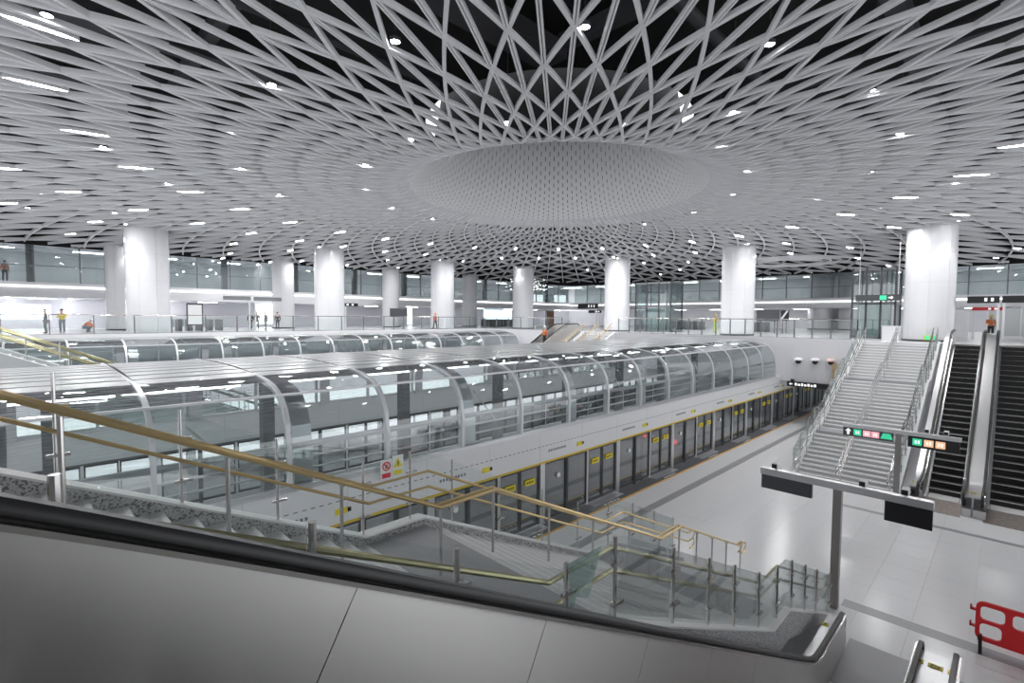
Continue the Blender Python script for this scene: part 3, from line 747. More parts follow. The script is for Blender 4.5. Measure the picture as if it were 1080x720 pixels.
# ------------------------------------------------------------------ 6. escalators
SL = 0.557
RISE = [ZC]; FLAT = [2.4]
def esc_path(h, n0=0.0, steps=6):
    """smoothed centre line (s, z) and unit normals, offset h along the normal"""
    s1 = FLAT[0]; s2 = s1 + RISE[0] / SL
    base = []
    s = n0
    end = s2 + 2.3
    N = 90
    for i in range(N + 1):
        s = n0 + (end - n0) * i / N
        R = .4
        def ramp(q): return (math.sqrt(q * q + R * R) + q) / 2
        z = SL * (ramp(s - s1) - ramp(s - s2)); 
        base.append((s, z))
    out = []
    for i, (s, z) in enumerate(base):
        a = base[max(i - 1, 0)]; b2 = base[min(i + 1, N)]
        dx, dz = b2[0] - a[0], b2[1] - a[1]; l = math.hypot(dx, dz)
        out.append((s - h * dz / l, z + h * dx / l))
    return out
def escalator_proto(label):
    t = thing('escalator', label, 'escalator', (0, 0, 0))
    s1 = FLAT[0]; s2 = s1 + RISE[0] / SL
    base = esc_path(0.0); N = len(base)
    # steps
    src = None
    k = 0; s = 1.75
    while s < s2 + .6:
        zz = SL * (s + .2 - s1); z = max(0.0, min(RISE[0], zz))
        if src is None:
            m = MB(); m.box(s, s + .405, -.5, .5, z - .24, z - .004, 0); m.box(s, s + .05, -.5, .5, z - .03, z, 1)
            m.box(s - .012, s, -.5, .5, z - .24, z - .03, 0)
            for q in (-.49, .47): m.box(s + .03, s + .4, q, q + .02, z - .004, z + .001, 2)
            src = m.build('step', ['tread', 'nosing', 'yellow_strip' if RISE[0] > ZC else 'tread'], t); sz = z; s0 = s
        else: inst(src, t, (s - s0, 0, z - sz))
        s += .405
    MB().box(-.1, 1.75, -.62, .62, -.05, .012).build('comb_plate', 'comb' if RISE[0] == ZC else 'plate', t)
    MB().box(s2 + .6, s2 + 2.6, -.62, .62, RISE[0] - .05, RISE[0] + .012).build('comb_plate', 'comb' if RISE[0] == ZC else 'plate', t)
    # balustrades
    pan_b, pan_t = esc_path(-.10), esc_path(.80)
    for sg in (-1, 1):
        y = sg * .60
        i = 3; ln = []
        step = 8
        while i < N - 4:
            j = min(i + step, N - 4)
            m = MB()
            vs = []
            for q in range(i, j + 1):
                e = .004 if q == i else (-.004 if q == j else 0)
                for (ss, z) in (pan_b[q], pan_t[q]):
                    for dy in (0, sg * .03): vs.append((ss + e, y + dy, z))
            fs = []; c = j - i
            for q in range(c):
                a = q * 4; b2 = a + 4
                fs += [(a, b2, b2 + 2, a + 2), (a + 1, a + 3, b2 + 3, b2 + 1), (a, a + 1, b2 + 1, b2), (a + 2, b2 + 2, b2 + 3, a + 3)]
            fs += [(0, 2, 3, 1), (c * 4, c * 4 + 1, c * 4 + 3, c * 4 + 2)]
            m.add(vs, fs); m.build('balustrade_panel', 'steel_br' if RISE[0] == ZC else 'steel_br_near', t, True)
            i = j
        MB().sweep([(a, sg * .55, z) for a, z in esc_path(.03)[2:-3]], [(-.03, -.22), (.03, -.22), (.03, -.10), (-.03, -.10)], side=(0, -1, 0)).build('skirt', 'silver', t)
        MB().sweep([(a, sg * .625, z) for a, z in esc_path(.805)[3:-4]], [(-.045, -.010), (.045, -.010), (.045, .012), (-.045, .012)], side=(0, -1, 0)).build('top_trim', 'steel', t)
        # outer deck and cladding
        MB().sweep([(a, sg * .78, z) for a, z in esc_path(.66)[3:-4]], [(-.14, -.03), (.14, -.03), (.14, .03), (-.14, .03)], side=(0, -1, 0)).build('deck', 'steel_deck', t, True)
        MB().sweep([(a, sg * .905, z) for a, z in esc_path(.25)[3:-4]], [(-.012, -.65), (.012, -.65), (.012, .42), (-.012, .42)], side=(0, -1, 0)).build('outer_cladding', 'steel_deck', t, True)
        # handrail with its two newel loops
        hr = esc_path(.855)
        r = .26
        a0 = hr[3]; a1 = hr[-4]
        path = [(a0[0] + .75, a0[1] - 2 * r)] + [(a0[0] + .1 - r * math.sin(q * PI / 8), a0[1] - r - r * math.cos(q * PI / 8)) for q in range(0, 9)]
        path += hr[5:-5]
        path += [(a1[0] - .1 + r * math.sin(q * PI / 8), a1[1] - r + r * math.cos(q * PI / 8)) for q in range(0, 9)] + [(a1[0] - .75, a1[1] - 2 * r)]
        sec = [(-.042, -.022), (-.03, -.034), (.03, -.034), (.042, -.022), (.042, .012), (.028, .03), (-.028, .03), (-.042, .012)]
        MB().sweep([(a, sg * .66, z) for a, z in path], sec, side=(0, -1, 0)).build('handrail', 'rubber', t, True)
        # newel end
        poly = [(a0[0] + .12 - .2 * math.sin(q * PI / 8), a0[1] - r - .22 * math.cos(q * PI / 8)) for q in range(9)] + [(a0[0] + .9, a0[1] - .05), (a0[0] + .9, a0[1] - .5)]
        MB().prism(poly, (0, sg * .60 - .02, 0), (1, 0, 0), (0, 0, 1), (0, .10 if sg > 0 else -.06, 0)).build('newel', 'steel', t)
        MB().box(.18, .95, sg * .60 - .05, sg * .60 + (.30 if sg > 0 else -.30) , 0, .30).build('newel_base', 'steel_deck', t)
        for q in range(2):
            m = MB(); sx = .95 + .0 * q; yy = sg * .78 - .09 + .18 * q
            zz = esc_path(.69)[6][1] + .006; m.box(sx, sx + .13, yy - .06, yy + .06, zz, zz + .01); m.box(sx + .03, sx + .10, yy - .02, yy + .02, zz + .01, zz + .013, 1)
            m.build('safety_sticker', ['yellow', 'black'], t)
    return t
E1 = escalator_proto('black stepped escalator rising beside the far stairs')
RISE[0] = ZN; FLAT[0] = 2.95
E2 = escalator_proto('foreground escalator whose long brushed steel side fills the lower left')
def place(o, loc, rot, label=None):
    o.location = loc; o.rotation_euler = (0, 0, rot)
    if label: o['label'] = label
    return o
ESCG = 'escalators with black steps'
for loc, rot, l in (((24.2, -0.17, 0), 0, 'black stepped escalator at the right edge of the picture'),
                    ((22.8, 29.6, 0), 0, 'distant escalator beside the second platform stairs, below the middle of the far railing')):
    place(copy_tree(E1), loc, rot, l)
place(copy_tree(E2), (12.97, -0.17, 0), PI, 'escalator at the bottom right whose deck carries yellow stickers')
place(E1, (24.2, 1.67, 0), 0); place(E2, (12.97, 1.67, 0), PI)

# ------------------------------------------------------------------ 7. concourse railings
def conc_rail(label, a, b2, n, split=None):
    t = thing('concourse_railing', label, 'glass railing', ((a[0] + b2[0]) / 2, (a[1] + b2[1]) / 2, ZC))
    dx, dy = (b2[0] - a[0]) / n, (b2[1] - a[1]) / n
    ax = abs(dx) > abs(dy)
    post = MB().box(a[0] - .035, a[0] + .035, a[1] - .035, a[1] + .035, ZC, ZC + 1.36).build('post', 'frame_md', t)
    L = math.hypot(dx, dy)
    if ax: pn = MB().box(a[0] + .06, a[0] + dx - .06, a[1] - .006, a[1] + .006, ZC + .16, ZC + 1.22).build('glass_pane', 'glass_rail', t)
    else:
        ya, yb = sorted((a[1] + (.06 if dy > 0 else -.06), a[1] + dy - (.06 if dy > 0 else -.06)))
        pn = MB().box(a[0] - .006, a[0] + .006, ya, yb, ZC + .16, ZC + 1.22).build('glass_pane', 'glass_rail', t)
    for i in range(1, n + 1):
        inst(post, t, (dx * i, dy * i, 0))
        if i < n: inst(pn, t, (dx * i, dy * i, 0))
    MB().tube([(a[0], a[1], ZC + 1.38), (b2[0], b2[1], ZC + 1.38)], .035, 8).build('top_rail', 'steel', t, True)
    MB().bar((a[0], a[1], ZC + .14), (b2[0], b2[1], ZC + .14), .03, .03).build('bottom_rail', 'frame_md', t)
    return t
conc_rail('long glass railing along the far concourse edge above the second vault', (-16, 42.42), (37.4, 42.42), 25)
conc_rail('glass railing on the white end wall above the near vault', (37.5, 7.2), (37.5, 24.5), 16)
conc_rail('short glass railing at the end of the second track', (37.5, 31.0), (37.5, 42.3), 6)

# ------------------------------------------------------------------ 8. sign gantries on the platform
def arrow(m, x, y, z, s, mi, d='up'):
    """white arrow in the Y-Z plane facing -X"""
    pts = [(0, .5), (-.42, .05), (-.15, .05), (-.15, -.5), (.15, -.5), (.15, .05), (.42, .05)]
    if d == 'right': pts = [(b2, a) for a, b2 in pts]
    if d == 'left': pts = [(-b2, a) for a, b2 in pts]
    m.prism([(a * s, b2 * s) for a, b2 in pts], (x, y, z), (0, -1, 0), (0, 0, 1), (-.006, 0, 0), mi)
def camera_box(label, x, y, z):
    t = thing('security_camera', label, 'camera', (x, y, z))
    MB().box(x - .02, x + .02, y - .02, y + .02, z, z + .06).build('mount', 'silver', t)
    MB().box(x - .16, x + .12, y - .07, y + .07, z + .06, z + .19).build('housing', 'plain_white', t)
    MB().box(x - .18, x - .16, y - .06, y + .06, z + .07, z + .18).build('lens', 'black', t)
g = thing('sign_gantry', 'near grey T shaped sign post with two dark screens', 'sign', (14.23, 2.86, 0))
MB().box(14.14, 14.32, 2.77, 2.95, 0, 3.0).build('post', 'post', g)
MB().box(14.13, 14.33, 1.05, 4.65, 3.0, 3.17).build('beam', 'silver', g)
MB().box(14.18, 14.28, 3.42, 4.63, 2.62, 3.0).build('screen_panel', 'screen', g)['label'] = 'grey blank screen at the left end of the beam'
MB().box(14.18, 14.28, 1.06, 1.92, 2.52, 2.98).build('screen_panel', 'black', g)['label'] = 'black blank screen at the right end of the beam'
camera_box('small white camera at the left end of the near sign beam', 14.22, 4.28, 3.17)
camera_box('small white camera right of the post on the near sign beam', 14.22, 2.35, 3.17)
camera_box('small white camera above the black screen on the near sign beam', 14.22, 1.55, 3.17)
g = thing('sign_gantry', 'second T shaped sign post carrying lit direction boards before the far stairs', 'sign', (24.4, 2.96, 0))
MB().box(24.31, 24.49, 2.87, 3.05, 0, 2.78).build('post', 'post', g)
MB().box(24.3, 24.5, 1.12, 4.82, 2.72, 2.86).build('beam', 'silver', g)
bd = MB().box(24.34, 24.46, 3.12, 4.80, 2.36, 2.73).build('sign_board', 'frame_dk', g)
m = MB(); arrow(m, 24.335, 4.62, 2.55, .26, 0); m.build('arrow', 'signwhite', bd)
for yc, mt in ((4.30, 'green'), (3.98, 'pink'), (3.70, 'pink')):
    m = MB(); m.box(24.328, 24.338, yc - .13, yc + .13, 2.42, 2.67); m.box(24.322, 24.33, yc - .06, yc - .02, 2.48, 2.6, 1); m.box(24.322, 24.33, yc + .02, yc + .06, 2.48, 2.6, 1)
    m.build('line_badge', [mt, 'signwhite'], bd)
m = MB(); m.prism([(-.2, -.1), (.2, -.1), (.12, .12), (-.12, .12)], (24.338, 3.33, 2.54), (0, -1, 0), (0, 0, 1), (-.01, 0, 0)); m.build('exit_badge', 'green', bd)
bd = MB().box(24.34, 24.46, 1.16, 2.66, 2.28, 2.70).build('sign_board', 'black', g)
for yc, mt in ((2.38, 'green'), (2.04, 'peach'), (1.70, 'peach')):
    m = MB(); m.box(24.328, 24.338, yc - .14, yc + .14, 2.37, 2.63); m.box(24.322, 24.33, yc - .07, yc - .02, 2.44, 2.56, 1); m.box(24.322, 24.33, yc + .02, yc + .07, 2.44, 2.56, 1)
    m.build('line_badge', [mt, 'signwhite'], bd)
camera_box('small white camera on the far sign beam left of the black board', 24.4, 2.1, 2.86)
camera_box('small white camera on the far sign beam above the black board', 24.4, 1.55, 2.86)
# warning plates on the vault by the near stairs
wp = thing('warning_plate', 'white notice plate with a red prohibition disc hung on the vault', 'sign', (6.6, 11.1, 3.0))
m = MB(); m.box(6.30, 6.62, 11.08, 11.10, 3.05, 3.55); m.box(6.34, 6.58, 11.07, 11.085, 3.08, 3.2, 1); m.build('plate', ['plain_white', 'red_sign'], wp)
m = MB(); m.tube([(6.46 + .1 * math.cos(a * PI / 8), 11.072, 3.38 + .1 * math.sin(a * PI / 8)) for a in range(16)], .018, 5, closed=True); m.bar((6.39, 11.072, 3.45), (6.53, 11.072, 3.31), .02, .03); m.box(6.43, 6.49, 11.074, 11.08, 3.33, 3.42, 1)
m.build('prohibition_disc', ['red_sign', 'black'], wp)
wp = thing('warning_plate', 'white notice plate with a yellow warning triangle hung on the vault', 'sign', (6.95, 11.1, 3.0))
m = MB(); m.box(6.64, 6.96, 11.08, 11.10, 3.08, 3.60); m.box(6.68, 6.92, 11.07, 11.085, 3.10, 3.22, 1); m.build('plate', ['plain_white', 'yellow'], wp)
m = MB(); m.prism([(-.13, -.1), (.13, -.1), (0, .14)], (6.80, 11.08, 3.40), (1, 0, 0), (0, 0, 1), (0, -.012, 0)); m.box(6.785, 6.815, 11.062, 11.069, 3.34, 3.46, 1); m.build('warning_triangle', ['yellow', 'black'], wp)
# overhead exit sign below the end wall
s = thing('overhead_sign', 'black hanging sign with white arrow below the end wall', 'sign', (37.2, 9.6, 2.6))
MB().box(37.15, 37.3, 7.3, 10.7, 2.62, 2.96).build('board', 'black', s); MB().box(37.2, 37.41, 7.5, 7.7, 2.9, 3.1).box(37.2, 37.41, 10.3, 10.5, 2.9, 3.1).build('bracket', 'black', s)
m = MB(); arrow(m, 37.14, 10.45, 2.79, .22, 0, 'left'); 
for q in range(7): m.box(37.13, 37.14, 10.2 - q * .19 - .13, 10.2 - q * .19, 2.70, 2.88 - .05 * (q % 2))
m.build('lettering', 'signwhite', s)
# dome cameras on the end wall
for yy, zz, l in ((10.05, 4.45, 'white dome camera on the end wall nearest the vault'), (9.05, 4.48, 'white dome camera in the middle of the three on the end wall'), (8.15, 4.5, 'pink tinted dome camera with tan wrapping on the end wall')):
    t = thing('dome_camera', l, 'camera', (37.3, yy, zz))
    m = MB(); m.lathe([(.001, .16), (.12, .15), (.22, .10), (.27, 0), (.25, -.03), (.001, -.03)], (37.2, yy, zz), 16); m.build('hood', 'pinkcap' if 'pink' in l else 'plain_white', t, True)
    MB().ball((37.17, yy, zz - .1), .17).build('dome', 'black', t, True)
    MB().box(37.2, 37.4, yy - .05, yy + .05, zz - .02, zz + .06).build('arm', 'plain_white', t)
    if 'pink' in l:
        m = MB(); m.sweep([(37.15, yy - .2, zz - .12), (37.12, yy - .25, zz - .5), (37.16, yy - .22, zz - .9), (37.12, yy - .15, zz - 1.15)], [(-.16, -.02), (.16, -.05), (.16, .02), (-.16, .04)], side=(0, -1, 0)); m.build('wrapping', 'paper', t)

# ------------------------------------------------------------------ 9. red barrier
def rounded(x0, x1, y0, y1, r, n=4):
    P = []
    for cx, cy, a0 in ((x1 - r, y1 - r, 0), (x0 + r, y1 - r, 90), (x0 + r, y0 + r, 180), (x1 - r, y0 + r, 270)):
        for i in range(n + 1):
            a = math.radians(a0 + 90 * i / n); P.append((cx + r * math.cos(a), cy + r * math.sin(a)))
    return P
def plate_with_holes(name, outer, holes, depth, matname, parent, fn):
    cu = bpy.data.curves.new(name, 'CURVE'); cu.dimensions = '2D'; cu.fill_mode = 'BOTH'; cu.extrude = depth / 2; cu.bevel_depth = 0.008
    for P in [outer] + holes:
        sp = cu.splines.new('POLY'); sp.points.add(len(P) - 1); sp.use_cyclic_u = True
        for i, (a, b2) in enumerate(P): sp.points[i].co = (a, b2, 0, 1)
    tmp = bpy.data.objects.new('tmp', cu); COL.objects.link(tmp)
    bpy.context.view_layer.update()
    me = bpy.data.meshes.new_from_object(tmp.evaluated_get(bpy.context.evaluated_depsgraph_get()))
    m = MB(); m.add([fn(v.co) for v in me.vertices], [tuple(p.vertices) for p in me.polygons])
    bpy.data.objects.remove(tmp); bpy.data.curves.remove(cu); bpy.data.meshes.remove(me)
    return m.build(name, matname, parent)
br = thing('crowd_barrier', 'red plastic crowd barrier standing on the floor at the lower right', 'barrier', (14.78, -.75, 0))
BYL, BZ0 = 0.30, 0.18
holes = [rounded(.06 + .5 * i, .46 + .5 * i, .46, .78, .09) for i in range(4)] + [rounded(.06, .42, .08, .40, .09), rounded(1.60, 1.96, .08, .40, .09)]
plate_with_holes('barrier_panel', rounded(0, 2.02, 0, .86, .14), holes, .05, 'red', br, lambda c: (14.78 + c.z, BYL - c.x, BZ0 + c.y))
for k in (.25, .62): MB().box(14.75, 14.81, BYL, BYL + .10, BZ0 + k, BZ0 + k + .05).box(14.75, 14.81, BYL + .07, BYL + .10, BZ0 + k, BZ0 + k + .11).build('hook', 'red', br)
for yy in (BYL - .08, BYL - 1.9):
    MB().bar((14.78, yy, .30), (14.45, yy - .02, .015), .06, .03).bar((14.78, yy, .30), (15.11, yy + .02, .015), .06, .03).build('foot', 'rubber', br)

# ------------------------------------------------------------------ 10. lamps in the ceiling
LINP = [(0.4, 14.5), (0.4, 18.1), (1.6, 21.7), (3.4, 25.3), (-0.4, 29.4), (1.7, 32.6), (5.9, 28.3), (-0.5, 38.5), (4.8, 35.3), (8.8, 30.8), (3.4, 41.8), (8.2, 37.6), (12.3, 32.8), (2.6, 49.6), (11.9, 39.1), (12.6, 45.9), (14.3, 53.2), (15.0, 58.4), (6.0, 57.3), (16.2, 34.0), (15.8, 40.2), (19.7, 40.7), (17.5, 46.7), (20.0, 34.2), (23.8, 40.8), (23.9, 33.8), (27.6, 39.8), (27.6, 46.8), (27.8, 32.8), (33.6, 41.5), (34.6, 36.6), (19.7, 58.4), (21.7, 54.7), (27.0, 54.8), (32.8, 53.2), (30.6, 30.6), (33.6, 28.3), (37.1, 33.8), (35.7, 25.1), (36.7, 21.5), (37.3, 17.8), (42.7, 24.2), (39.6, 31.1), (43.4, 20.4), (41.5, 27.8), (48.0, 28.3), (50.3, 24.4), (57.5, 28.9), (62.1, 34.0), (50.1, 37.4), (37.0, 14.1), (58.2, 23.0), (33.6, 6.9), (35.8, 10.3), (40.3, 5.6), (38.0, 2.3), (43.2, 12.8), (49.8, 14.4), (49.1, 9.7), (58.0, 10.8), (68.4, 9.9), (58.9, -0.1), (66.6, 1.3), (24.4, 0.0), (28.0, 1.4), (30.9, 3.9)]
NEARL = {0: 'largest white slot lamp in the upper left corner of the ceiling', 1: 'second large white slot lamp below the corner lamp', 2: 'third slot lamp along the left ceiling row', 3: 'fourth slot lamp along the left ceiling row'}
LG = 'slot lamps set in the lattice ceiling'
l0 = None
for i, (x, y) in enumerate(LINP):
    t = thing('slot_lamp', NEARL.get(i, 'slender white slot lamp set among the ceiling fins'), 'ceiling light', (x, y, ZL - .03), LG)
    t.rotation_euler = (0, 0, math.atan2(CY - y, CX - x))
    if l0 is None:
        pts = [(-.64, 0), (-.35, -.062), (0, -.078), (.35, -.062), (.64, 0), (.35, .062), (0, .078), (-.35, .062)]
        m = MB(); m.add([(a * .985, b2 * .9, .012) for a, b2 in pts], [tuple(reversed(range(8)))])
        d0 = m.build('diffuser', 'lamp', None, origin=(0, 0, 0)); d0.parent = t
        m = MB(); m.prism(pts, (0, 0, .022), (1, 0, 0), (0, 1, 0), (0, 0, .10)); n8 = len(pts); m.add([(a, b2, 0) for a, b2 in pts] + [(a, b2, .022) for a, b2 in pts], [(i, (i + 1) % n8, n8 + (i + 1) % n8, n8 + i) for i in range(n8)])
        h0 = m.build('housing', 'silver_lt', None, origin=(0, 0, 0)); h0.parent = t
        m = MB().tube([(0, 0, .12), (0, 0, 2.6)], .012, 6); r0 = m.build('suspension_rod', 'duct', None, origin=(0, 0, 0)); r0.parent = t
        l0 = t
    else:
        for s in (d0, h0, r0):
            o = s.copy(); COL.objects.link(o); o.parent = t
DNP = [(0.5, 14.0), (4.8, 13.9), (5.0, 18.4), (6.5, 22.5), (2.2, 23.4), (1.1, 29.8), (9.2, 26.0), (4.9, 27.7), (0.7, 34.6), (0.3, 39.7), (4.0, 37.7), (6.0, 9.8), (8.5, 6.5), (10.9, 11.3), (9.6, 14.7), (9.9, 18.4), (11.7, 21.8), (14.7, 24.5), (18.2, 25.5), (28.6, 16.9), (13.5, 8.7), (11.9, 4.0), (16.2, 2.8), (15.0, 6.0), (17.4, 7.4), (21.3, 7.9), (24.8, 9.8), (27.4, 13.0), (24.9, 4.3), (29.4, 2.0), (20.5, 2.8), (33.1, 5.3), (28.5, 6.9),
       (42.8, 42.6), (43.0, 28.4), (41.8, 15.2), (40.8, 2.5), (31.9, 43.4), (18.5, 42.8), (5.0, 42.0), (6.9, 55.4)]
NEARD = {0: 'round downlight in the upper left corner of the ceiling', 12: 'round downlight at the top centre of the dark ceiling void', 11: 'round downlight left of the top centre', 21: 'round downlight right of the top centre'}
dl = None
for i, (x, y) in enumerate(DNP):
    t = thing('downlight', NEARD.get(i, 'small round downlight set among the ceiling fins'), 'ceiling light', (x, y, ZL + .06), 'round downlights in the lattice ceiling')
    if dl is None:
        e0 = MB().lathe([(.001, 0), (.10, 0)], n=16).build('lens', 'downlamp', None, origin=(0, 0, 0)); e0.parent = t
        c0 = MB().lathe([(.10, .001), (.10, -.008), (.12, -.008), (.12, .07), (.001, .07)], n=16).build('can', 'frame_dk', None, True, origin=(0, 0, 0)); c0.parent = t
        q0 = MB().tube([(0, 0, .07), (0, 0, 2.6)], .012, 6).build('suspension_rod', 'duct', None, origin=(0, 0, 0)); q0.parent = t
        dl = t
    else:
        for s in (e0, c0, q0):
            o = s.copy(); COL.objects.link(o); o.parent = t
    if i >= 33:      # these wash the column heads
        L = bpy.data.lights.new('column_wash', 'SPOT'); L.energy = SPOT_W; L.spot_size = 1.5; L.spot_blend = .6; L.shadow_soft_size = .1
        lo = bpy.data.objects.new('column_wash', L); COL.objects.link(lo); lo.parent = t; lo.location = (0, 0, -.06)

# ------------------------------------------------------------------ 11. concourse fittings
def gate_row():
    pass
def frame_sign(x, y):
    t = thing('notice_stand', 'tall dark framed notice stand on the far concourse', 'display', (x, y, ZC))
    MB().box(x - .62, x + .62, y - .05, y + .05, ZC + .5, ZC + 2.45).build('frame', 'frame_dk', t)
    MB().box(x - .52, x + .52, y - .07, y - .05, ZC + .62, ZC + 2.3).build('poster', 'plain_white', t)
    for s in (-.5, .5): MB().box(x + s - .04, x + s + .04, y - .04, y + .04, ZC, ZC + .5).build('leg', 'frame_dk', t)
frame_sign(10.55, 50)
def hung(x0, x1, y, z0, z1, label, name='sign_box', mt='frame_md', marks=0, alongY=False, post=None):
    if not alongY: t = thing(name, label, 'sign', ((x0 + x1) / 2, y, z0)); MB().box(x0, x1, y - .1, y + .1, z0, z1).build('board', mt, t)
    else: t = thing(name, label, 'sign', (y, (x0 + x1) / 2, z0)); MB().box(y - .08, y + .08, x0, x1, z0, z1).build('board', mt, t)
    m = MB()
    for q in range(marks):
        f = q / max(1, marks); h = (z1 - z0)
        if alongY:
            yy = x1 - (x1 - x0) * (.55 + .4 * f)
            m.box(y - .09, y - .08, yy - .12, yy + .02, z0 + h * .25, z0 + h * .75)
        else:
            xx = x0 + (x1 - x0) * (.1 + .8 * f); m.box(xx, xx + .22, y - .11, y - .10, z0 + h * .25, z0 + h * .75)
    if marks: m.build('pictograms', 'signwhite', t)
    if post:
        if alongY: MB().box(y - .06, y + .06, post - .06, post + .06, ZC, z1 + .05).build('post', 'silver', t)
        else: MB().box(post - .06, post + .06, y - .06, y + .06, ZC, z1 + .05).build('post', 'silver', t)
    return t
hung(12.8, 15.05, 50, 8.62, 8.98, 'wide grey sign box on a post left of a slim column', post=14.95)
hung(15.35, 17.8, 50, 8.60, 8.96, 'wide grey sign box on a post touching a slim column', post=15.45)
hung(25.3, 26.8, 52, 8.30, 8.66, 'small black post sign right of the second front column', mt='black', marks=2, name='post_sign', post=25.4)
hung(35.7, 38.7, 50, 8.35, 8.95, 'wide black post sign left of the lit top column', mt='black', marks=3, name='post_sign', alongY=True, post=35.9)
hung(38.0, 40.0, 54, 7.85, 8.2, 'thin black post sign below the wide black one', mt='black', marks=3, name='post_sign', alongY=True, post=38.2)
t = hung(0.62, 2.2, 46, 8.36, 8.82, 'black post sign with white pictograms above the escalators', mt='black', marks=2, name='post_sign', alongY=True, post=.66)
t = hung(-1.6, 0.50, 46, 8.36, 8.82, 'black post sign cut by the right edge', mt='black', marks=2, name='post_sign', alongY=True, post=.40)
t = hung(0.5, 2.1, 50, 7.92, 8.16, 'thin red post sign behind the worker in the yellow helmet', mt='red_sign', marks=2, name='post_sign', alongY=True, post=2.0)
# green exit sign on the beam of the lift
def big_screen(x0, x1, y, z0, z1, label, alongY=False):
    if alongY:
        t = thing('display_screen', label, 'screen', (y, (x0 + x1) / 2, ZC)); MB().box(y - .1, y + .1, x0, x1, z0, z1).build('panel', 'screen', t)
        for f in (.2, .8): MB().box(y - .05, y + .05, x0 + (x1 - x0) * f - .06, x0 + (x1 - x0) * f + .06, ZC, z0).build('leg', 'frame_md', t)
    else:
        t = thing('display_screen', label, 'screen', ((x0 + x1) / 2, y, ZC)); MB().box(x0, x1, y - .1, y + .1, z0, z1).build('panel', 'screen', t)
        for f in (.2, .8): MB().box(x0 + (x1 - x0) * f - .06, x0 + (x1 - x0) * f + .06, y - .05, y + .05, ZC, z0).build('leg', 'frame_md', t)
big_screen(28.6, 30.7, 48, 7.15, 8.1, 'black standing screen on the far concourse right of the second front column')
big_screen(15.8, 17.9, 52, 7.0, 8.1, 'black standing screen right of the end railing column', True)
t = thing('leaning_board', 'dark striped board beside the right black screen', 'board', (52, 15.3, 7.0))
m = MB(); m.box(51.95, 52.05, 15.0, 15.7, 7.05, 8.05); m.bar((51.93, 15.68, 7.1), (51.93, 15.1, 8.0), .03, .16, 1); m.build('panel', ['black', 'silver_lt'], t)
for yy in (15.2, 15.5): MB().box(51.96, 52.04, yy - .04, yy + .04, ZC, 7.05).build('leg', 'frame_md', t)
# turnstiles
def turnstile_row(label_f, pts, alongY):
    src = None
    for i, (x, y) in enumerate(pts):
        t = thing('ticket_gate', label_f, 'ticket gate', (x, y, ZC), label_f + ' row')
        if src is None:
            parts = []
            a, b2 = (.14, .8) if not alongY else (.8, .14)
            m = MB().box(-a, a, -b2, b2, 0, 1.05); parts.append(m.build('cabinet', 'frame_md', None, origin=(0, 0, 0)))
            m = MB().box(-a * .9, a * .9, -b2, b2, 1.05, 1.12); parts.append(m.build('lid', 'silver', None, origin=(0, 0, 0)))
            m = MB().box(a if not alongY else -.05, a + .3 if not alongY else .05, -.03 if not alongY else b2, .03 if not alongY else b2 + .3, .45, 1.0); parts.append(m.build('flap', 'teal', None, origin=(0, 0, 0)))
            for p in parts: p.parent = t
            src = parts
        else:
            for s in src:
                o = s.copy(); COL.objects.link(o); o.parent = t
turnstile_row('grey ticket gate before the blue lit display', [(48.9 + .75 * i, 55.2) for i in range(8)], False)
turnstile_row('grey ticket gate left of the notice stand', [(9.0 + .8 * i, 52.5) for i in range(6)], False)
turnstile_row('grey ticket gate on the end concourse behind the railing', [(58, 19.0 + .8 * i) for i in range(6)], True)
turnstile_row('grey ticket gate right of the glass lift', [(60, 27.2 + .8 * i) for i in range(6)], True)
# lit windows and boxes on the far walls
def litbox(x0, x1, z0, z1, label, y=66.0, mt='lightbox', alongY=False, name='lit_window'):
    if alongY:
        t = thing(name, label, 'window', (y, (x0 + x1) / 2, z0)); MB().box(y - .05, y, x0, x1, z0, z1).build('panel', mt, t)
        m = MB(); m.box(y - .09, y, x0 - .1, x0, z0 - .1, z1 + .1); m.box(y - .09, y, x1, x1 + .1, z0 - .1, z1 + .1); m.box(y - .09, y, x0, x1, z1, z1 + .1); m.build('frame', 'white', t)
    else:
        t = thing(name, label, 'window', ((x0 + x1) / 2, y, z0)); MB().box(x0, x1, y - .05, y, z0, z1).build('panel', mt, t)
        m = MB(); m.box(x0 - .1, x0, y - .09, y, z0 - .1, z1 + .1); m.box(x1, x1 + .1, y - .09, y, z0 - .1, z1 + .1); m.box(x0, x1, y - .09, y, z1, z1 + .1); m.build('frame', 'white', t)
    return t
litbox(-7, 1.8, 6.7, 8.1, 'wide bright window behind the far concourse at the left edge')
litbox(20.4, 22.4, 6.2, 8.6, 'bright doorway left of the second slim column')
litbox(58.0, 65.0, 6.3, 8.5, 'broad bright blue white display behind the ticket gates', mt='lightbox_c', name='lit_display')
litbox(42.3, 43.1, 6.0, 8.6, 'narrow bright doorway left of the third front column')
litbox(72.6, 76.0, 10.4, 11.8, 'left square lit window of the upper gallery', y=68.0); litbox(79.5, 83.4, 10.5, 12.0, 'right square lit window of the upper gallery', y=68.0)
# wall washers under the gallery band on the left
for i, x in enumerate((-1.0, 3.2, 7.7, 11.2)):
    t = thing('wall_washer', 'round wall washer lamp under the far gallery band', 'light', (x, 64.6, 8.62), 'wall washers under the gallery band')
    MB().lathe([(.001, 0), (.16, 0), (.16, .05), (.001, .05)], (x, 64.6, 8.6), 14).build('lens', 'downlamp', t)
    L = bpy.data.lights.new('washer_light', 'SPOT'); L.energy = SPOT_W * .2; L.spot_size = 1.7; L.spot_blend = .8; L.shadow_soft_size = .12
    lo = bpy.data.objects.new('washer_light', L); COL.objects.link(lo); lo.parent = t; lo.location = (0, .3, -.1)
